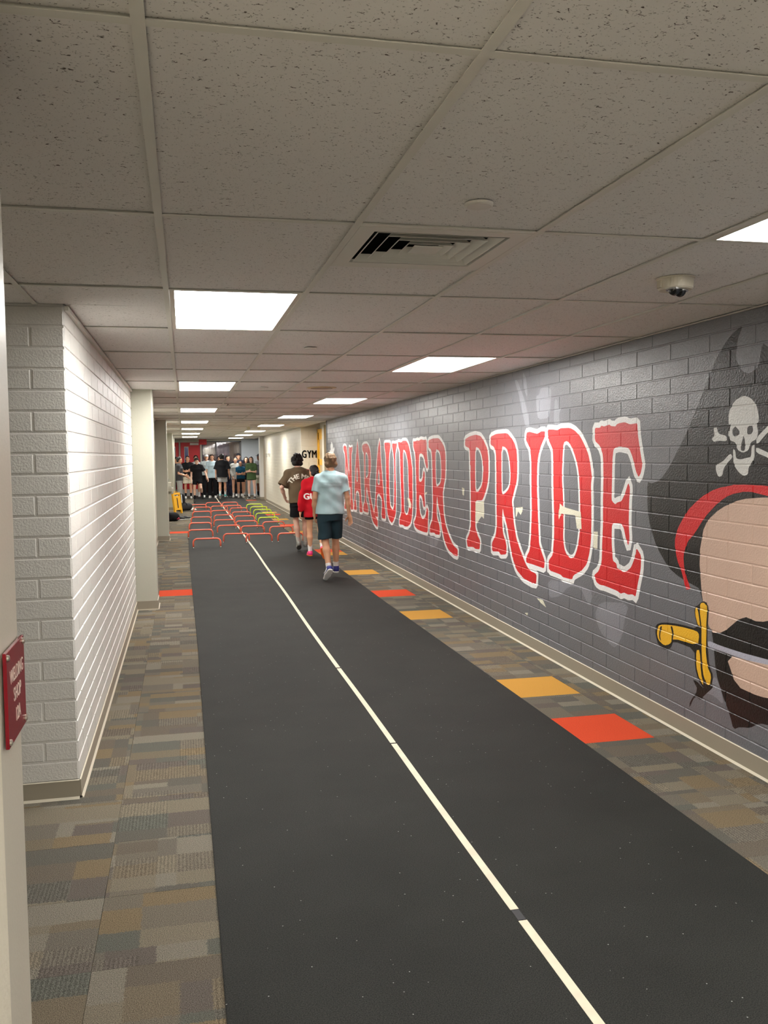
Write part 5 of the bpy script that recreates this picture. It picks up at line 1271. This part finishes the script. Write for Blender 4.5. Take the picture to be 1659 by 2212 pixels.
P('young man in a black tee and cream shorts with folded arms', .16, 36.3, FR, 1.71, L(BLK, SAND, shorts=.72, sfit=.04, sock=BLK, sockh=.14, skin=SK_M, hairvol=.006), CROSS, 12)
P('boy in a white tee half hidden behind the hopping runner', .50, 37.65, FR+.1, 1.72, L(WHT, BLK, shorts=.8), dict(), 13)
P('runner in a black tee and black shorts hopping on one leg towards the hurdles', .47, 32.35, FR+.12, 1.57, L(BLK, BLK, fit=.035, shorts=.62, sock=BLK, sockh=.15, shoe=SHOEB, skin=SK_P, sole=mat('sole_dark', (40, 40, 42), .6), hem=-.10, sleeve=.7, hairvol=.018),
  dict(lean=(.0, .08, -.01), head_pitch=-.55, ua_l=(-.62, -.1, -1), fa_l=(-.35, .35, -.9), ua_r=(.16, .02, -1), fa_r=(.02, .1, -1), th_r=(.06, .08, -1), sk_r=(.02, -.10, -1), th_l=(-.12, .42, -1), sk_l=(-.05, -.85, -.75), ft_r=(.05, .8, -.6), fu_r=(0, .6, .8), ft_l=(-.1, .3, -.95), fu_l=(0, .95, .3)), 14)
P('boy in a white cap and light grey hoodie by the red door', .91, 37.05, FR, 1.76, L(cloth('pale_hoodie', (196, 206, 208)), BLK, long=True, shorts=1.97, cap=cloth('cap_white', (230, 230, 228)), top='hoodie', fit=.035), dict(), 15)
P('boy in an ice blue tee with brown curls and black trousers', 1.12, 36.3, FR+.15, 1.75, L(PBLUE, BLK, shorts=1.97, hair='mop', hairmat=H_BROWN, fit=.035, hem=-.14, sleeve=.75), dict(), 16)
P('boy in an oversized black tee and grey shorts walking back to the group', 1.46, 35.2, .1, 1.70, L(BLK, GREY_L, fit=.06, hem=-.14, sleeve=.92, flare=1.3, shorts=.7, sfit=.035, sock=cloth('white_sock', (226, 222, 218)), sockh=.20, shoe=mat('shoe_turquoise', (86, 176, 178), .5), hair='mop', skin=SK_M),
  dict(th_l=(0, .02, -1), sk_l=(0, -.35, -1), ft_l=(-.05, .8, -.6), fu_l=(0, .6, .8), th_r=(.02, .28, -1), sk_r=(0, .02, -1), ua_r=(.3, -.1, -1), fa_r=(.1, .25, -1), ua_l=(-.25, .1, -1)), 17, facing=False)
P('boy with dark hair in a black hoodie and dark jeans behind the girl in grey', 1.78, 37.2, FR-.4, 1.72, L(BLK, NAVY, long=True, shorts=1.97, top='hoodie', fit=.035, shoe=SHOEB, hair='mop'), dict(), 18)
P('girl in a loose grey hoodie with bare legs', 2.05, 36.5, FR+.1, 1.63, L(GREYH, BLK, fem=True, long=True, top='hoodie', fit=.05, hem=-.16, shorts=.3, hair='bun', hairvol=.010), dict(ua_r=(.12, .1, -1), fa_r=(-.3, .5, -.85), ua_l=(-.12, .1, -1), fa_l=(.3, .5, -.85)), 19)
P('tall boy in a dark backward cap standing at the back by the window', 2.24, 37.6, FR, 1.80, L(NAVY, BLK, shorts=1.97, cap=cloth('cap_dark', (30, 32, 38)), capback=True), dict(), 20)
P('girl in a teal tee and black shorts with folded arms', 2.22, 36.0, FR+.05, 1.49, L(TEAL, BLK, fem=True, shorts=.42, hair='bun', hairvol=.008, skin=SK_M), CROSS, 21)
P('girl in a black tee with long dark hair beside the girl in green', 2.50, 36.8, FR, 1.64, L(BLK, BLK, fem=True, hair='long', shorts=.4, shoe=SHOEB), dict(), 22)
P('girl in an olive green tee with clasped hands', 2.58, 35.1, FR+.35, 1.65, L(GRN, BLK, fem=True, hair='long', hairmat=hairm('dark_brown', (44, 32, 26)), fit=.04, hem=-.16, shorts=.34, shoe=SHOEB, skin=SK_P, sleeve=.75), dict(ua_r=(.15, .15, -1), fa_r=(-.6, .75, .15), ua_l=(-.15, .15, -1), fa_l=(.6, .75, .1), th_r=(.05, .0, -1), th_l=(-.10, .05, -1)), 23)
P('boy in a dark cap and khaki shorts partly hidden by the white pier', 2.985, 36.1, FR+.9, 1.76, L(GREY_D, KHA, shorts=.85, sfit=.035, fit=.035, cap=cloth('cap_dark', (30, 32, 38)), skin=SK_B, shoe=mat('shoe_grey', (150, 150, 142), .6), sock=BLK, sockh=.15), dict(ua_r=(.1, .2, -1), fa_r=(-.2, .8, -.2)), 24)
P('boy in dark clothes at the far left edge of the group', -.30, 36.9, FR-.5, 1.66, L(NAVY, BLK, shorts=1.97), dict(), 25)
P('dark haired boy in grey between the ice blue tee and black hoodie', 1.46, 37.7, FR, 1.68, L(GREY_D, BLK, shorts=1.97, hair='mop'), dict(), 26)

# ------------------------------------------------------------------ small hurdles on the runner
M_HOR = mat('hurdle_orange', (248, 116, 88), .35); M_HYE = mat('hurdle_lime', (206, 232, 60), .35); M_HFOOT = mat('hurdle_foot_black', (24, 24, 26), .6); M_HTIP = mat('hurdle_tip_white', (230, 228, 224), .5)
HW, HH = .245, .165
def hurdle_meshes(m):
    pts = []
    r = .07
    pts += [(-HW, 0, .012), (-HW, 0, HH-r)]
    for q in range(1, 7): a = q/6*math.pi/2; pts.append((-HW+r-r*math.cos(a), 0, HH-r+r*math.sin(a)))
    for q in range(0, 7): a = q/6*math.pi/2; pts.append((HW-r+r*math.sin(a), 0, HH-r+r*math.cos(a)))
    pts.append((HW, 0, .012))
    bar = MB().tube(pts, .0155, 10); me = mesh_of('bar', bar.v, bar.f, [m], smooth=True)
    return me
def foot_meshes():
    f = MB().tube([(0, .055, .012), (0, -.055, .012)], .0118, 8); t = MB().tube([(0, -.055, .012), (0, -.066, .012)], .0105, 8)
    return mesh_of('foot', f.v, f.f, [M_HFOOT], smooth=True), mesh_of('foot_cap', t.v, t.f, [M_HTIP], smooth=True)
BAR_O, BAR_Y = hurdle_meshes(M_HOR), hurdle_meshes(M_HYE); FOOT_ME, TIP_ME = foot_meshes()
HURDLES = [('A', 0, 0.384, 16.55, -0.003, 1), ('A', 1, 0.307, 18.58, 0.005, 1), ('A', 2, 0.338, 20.55, -0.014, 1), ('A', 3, 0.396, 22.48, -0.039, 1), ('A', 4, 0.453, 24.78, 0.051, 1), ('A', 5, 0.508, 26.87, -0.003, 1), ('A', 6, 0.419, 28.38, 0.004, 1), ('B', 0, 0.966, 17.41, -0.073, 1), ('B', 1, 0.927, 19.56, 0.033, 1), ('B', 2, 0.909, 21.3, 0.043, 1), ('B', 3, 0.973, 23.08, 0.053, 1), ('B', 4, 0.954, 25.03, 0.085, 1), ('B', 5, 1.021, 27.29, 0.044, 1), ('B', 6, 0.918, 29.44, 0.038, 1), ('C', 0, 1.39, 17.23, -0.017, 1), ('C', 1, 1.416, 19.2, -0.016, 1), ('C', 2, 1.392, 20.74, -0.091, 1), ('C', 3, 1.465, 22.51, -0.012, 1), ('C', 4, 1.485, 24.15, 0.013, 1), ('C', 5, 1.528, 26.04, 0.005, 1), ('C', 6, 1.44, 27.39, 0.001, 1), ('C', 7, 1.446, 29.33, -0.015, 1), ('D', 0, 1.995, 17.17, -0.017, 1), ('D', 1, 1.993, 18.86, 0.05, 1), ('D', 2, 1.968, 20.27, 0.036, 1), ('Y', 0, 1.991, 21.76, 0.016, 1), ('Y', 1, 2.058, 23.4, 0.051, 1), ('Y', 2, 2.127, 25.03, 0.009, 1), ('Y', 3, 2.135, 26.41, 0.04, 1), ('Y', 4, 2.128, 27.92, 0.029, 1)]
words = ['nearest', 'second', 'third', 'fourth', 'fifth', 'sixth', 'seventh', 'furthest']
names = {'A': 'far left row', 'B': 'row just left of the tape', 'C': 'row just right of the tape', 'D': 'right row', 'Y': 'right row'}
for n, (row, k, x, y, rz, sc) in enumerate(HURDLES):
    lime = row == 'Y'
    lab = ('lime yellow small hurdle, %s of the five lime ones' if lime else 'orange small hurdle, %s in the '+names[row]) % words[k]
    r = empty('mini_hurdle', (x, y, .0088), rz, label=lab, cat='hurdle', group='lime yellow mini hurdles' if lime else 'orange mini hurdles')
    link('bar', BAR_Y if lime else BAR_O, r)
    for sgn in (-1, 1):
        f = link('foot', FOOT_ME, r, (sgn*HW, 0, 0)); link('foot_cap', TIP_ME, f)

# ------------------------------------------------------------------ drinking fountain, floor sign, bags and shoes by the left wall
M_STEEL = mat('brushed_steel', (176, 172, 160), .35, metal=.5); M_FGREY = mat('fountain_grey', (142, 136, 122), .5)
fo = empty('drinking_fountain', (LWX+.001, 25.9, 0), label='grey wall mounted drinking fountain with two basins by the yellow floor sign', cat='water fountain')
MB().box(.0, .20, -.30, .30, .70, .82).build('apron', M_FGREY, fo, bevel=.012)
MB().box(.0, .19, -.27, .02, .82, .97).build('basin', M_STEEL, fo, bevel=.02)
MB().box(.0, .24, .06, .38, .62, .80).build('basin', M_STEEL, fo, bevel=.02)
MB().box(.0, .10, -.28, .28, .97, 1.35).build('back_panel', M_STEEL, fo, bevel=.01)
MB().tube([(.10, -.10, .97), (.10, -.10, 1.02), (.14, -.10, 1.05)], .010, 8).build('spout', M_ALU2, fo, smooth=True)
MB().tube([(.14, .20, .80), (.14, .20, .85), (.18, .20, .88)], .010, 8).build('spout', M_ALU2, fo, smooth=True)
MB().box(.02, .10, -.06, .06, .36, .70).build('pipe_cover', M_FGREY, fo, bevel=.01)

# folded yellow floor sign leaning on the wall
M_YSIGN = mat('yellow_plastic', (240, 178, 26), .4)
ys = empty('floor_sign', (-.17, 27.0, .001), -.75, label='folded yellow wet floor sign leaning against the left wall under the fountain', cat='floor sign')
tilt = Matrix.Rotation(-.16, 4, 'Y')
for q, (dx, nm) in enumerate(((0., 'front_panel'), (-.035, 'rear_panel'))):
    b = MB().box(-.014, .014, -.155, -.115, 0, .62).box(-.014, .014, .115, .155, 0, .62).box(-.010, .010, -.115, .115, .10, .52).box(-.014, .014, -.115, .115, .56, .62)
    o = b.build(nm, M_YSIGN, ys, bevel=.003); o.matrix_local = Matrix.Translation((dx, 0, 0)) @ tilt
    t = MB().box(.0105, .0125, -.02, .02, .16, .46).build('black_symbol', mat('sign_black', (60, 22, 16), .5), o)
o = MB().tube([(0, -.05, .60), (0, -.05, .66), (0, .05, .66), (0, .05, .60)], .009, 6).build('handle', M_YSIGN, ys); o.matrix_local = Matrix.Translation((-.018, 0, 0)) @ tilt

def sdf_thing(name, m, build, lo, hi, h, loc, rz, label, cat, group=None):
    r = empty(name, loc, rz, label=label, cat=cat, group=group)
    f = Field(lo, hi, h); build(f); link('body', f.mesh('body', m), r)
    return r
M_BAG = cloth('bag_black', (26, 26, 29), bump=.5, scale=14); M_BAG2 = cloth('bag_charcoal', (52, 53, 56), bump=.5, scale=14)
def backpack(f):
    f.box((0, 0, .22), (.15, .10, .22), rotx(.0), r=.08, k=.03).ell((0, -.11, .15), (.12, .06, .12), k=.03).wrinkle(.006, 24, 4)
BG = 'bags left by the left wall'
bp = sdf_thing('backpack', M_BAG, backpack, (-.2, -.22, -.02), (.2, .2, .48), .012, (-.10, 30.2, .002), -.2, 'black backpack with white straps standing against the left wall', 'bag', BG)
bp.rotation_euler = (0, -.12, -.2)
for s in (-1, 1): MB().tube([(s*.07, -.10, .42), (s*.075, -.135, .34), (s*.075, -.165, .2), (s*.06, -.13, .06)], .014, 6).build('strap', mat('strap_white', (220, 220, 218), .7), bp, smooth=True)
MB().tube([(-.03, 0, .43), (-.02, 0, .475), (.02, 0, .475), (.03, 0, .43)], .009, 6).build('handle', M_BAG, bp, smooth=True)
def duffel(f):
    f.cone((-.13, 0, .13), (.15, 0, .13), .125, .125, k=.02).wrinkle(.008, 20, 6)
    f.box((0, 0, -.1), (.5, .5, .1), r=.001, k=0, mode='sub')
du = sdf_thing('duffel_bag', M_BAG2, duffel, (-.3, -.2, -.02), (.32, .2, .3), .012, (-.04, 27.9, .001), .2, 'dark grey duffel bag slumped beside the yellow floor sign', 'bag', BG)
MB().tube([(-.10, -.11, .14), (-.08, -.12, .24), (.06, -.11, .27), (.12, -.11, .14)], .012, 6).build('strap', M_BAG, du, smooth=True)
def heap(seed, n, a, b, hgt):
    def bld(f):
        r = np.random.default_rng(seed)
        for q in range(n): f.ell((r.uniform(-a, a), r.uniform(-b, b), r.uniform(.02, hgt)), (r.uniform(.04, .08), r.uniform(.04, .07), r.uniform(.02, .05)), k=.03)
        f.wrinkle(.007, 34, seed); f.box((0, 0, -.1), (.6, .6, .1), r=.001, k=0, mode='sub')
    return bld
sdf_thing('hoodie', cloth('cloth_heap_grey', (152, 148, 142)), heap(3, 9, .12, .10, .22), (-.3, -.3, -.02), (.3, .3, .34), .011, (.04, 28.9, .001), 0, 'crumpled light grey hoodie dropped between the two dark bags', 'clothing')
sdf_thing('towel', cloth('towel_white', (226, 222, 214)), heap(5, 6, .07, .07, .05), (-.2, -.2, -.02), (.2, .2, .15), .010, (.26, 28.1, .009), 0, 'crumpled white towel on the carpet by the dark grey duffel bag', 'towel')
bag3 = sdf_thing('gym_bag', M_BAG, lambda f: (f.box((0, 0, .11), (.17, .16, .11), r=.07, k=.02), f.ell((.08, -.06, .10), (.12, .12, .10), k=.04), f.wrinkle(.007, 22, 8)), (-.3, -.3, -.02), (.3, .3, .3), .012, (-.34, 23.85, .001), .1, 'black gym bag with a pink tag half hidden behind the second column', 'bag', BG)
MB().tube([(.12, -.17, .05), (.17, -.16, .09), (.19, -.14, .04)], .014, 6).build('pink_tag', mat('tag_pink', (214, 60, 90), .6), bag3, smooth=True)
sdf_thing('towel', cloth('towel_white', (226, 222, 214)), lambda f: (f.cone((-.12, 0, .03), (.12, .02, .03), .026, .03, k=.01), f.wrinkle(.004, 40, 2)), (-.25, -.1, -.02), (.25, .12, .1), .009, (-.14, 24.35, .001), .1, 'rolled white towel lying behind the black and white sneakers', 'towel')
def sneaker(x, y, rz, label):
    r = empty('sneaker', (x, y, .001), rz, label=label, cat='shoe', group='pair of black and white sneakers')
    hs = .007
    c = Field((-.1, -.18, -.02), (.1, .18, .16), hs)
    c.cone((0, -.09, .06), (0, 0, .05), .040, .042, k=.02).cone((0, 0, .05), (0, .095, .04), .042, .032, k=.03).cone((0, -.08, .07), (0, -.05, .10), .038, .036, k=.02, cut=[((0, 0, .105), V3(0, -.3, 1))])
    c.box((0, 0, -.03), (.2, .3, .045), r=.002, k=0, mode='sub'); sh_ = link('upper', c.mesh('upper', SHOEB), r)
    c = Field((-.1, -.18, -.02), (.1, .18, .16), hs)
    c.cone((0, -.095, .014), (0, 0, .014), .042, .047, k=.02, flat=(V3(0, 0, 1), .4)).cone((0, 0, .014), (0, .10, .016), .047, .036, k=.02, flat=(V3(0, 0, 1), .4)); link('sole', c.mesh('sole', MATS['sole_white']), r)
    MB().tube([(-.02, .02, .088), (.02, .035, .085), (-.02, .05, .08), (.02, .065, .074)], .004, 5).build('laces', SHOEW, r)
sneaker(-.11, 24.15, -1.2, 'black and white sneaker beside the gym bag, left one of the pair')
sneaker(.02, 24.28, -1.5, 'black and white sneaker nearer the runner, right one of the pair')
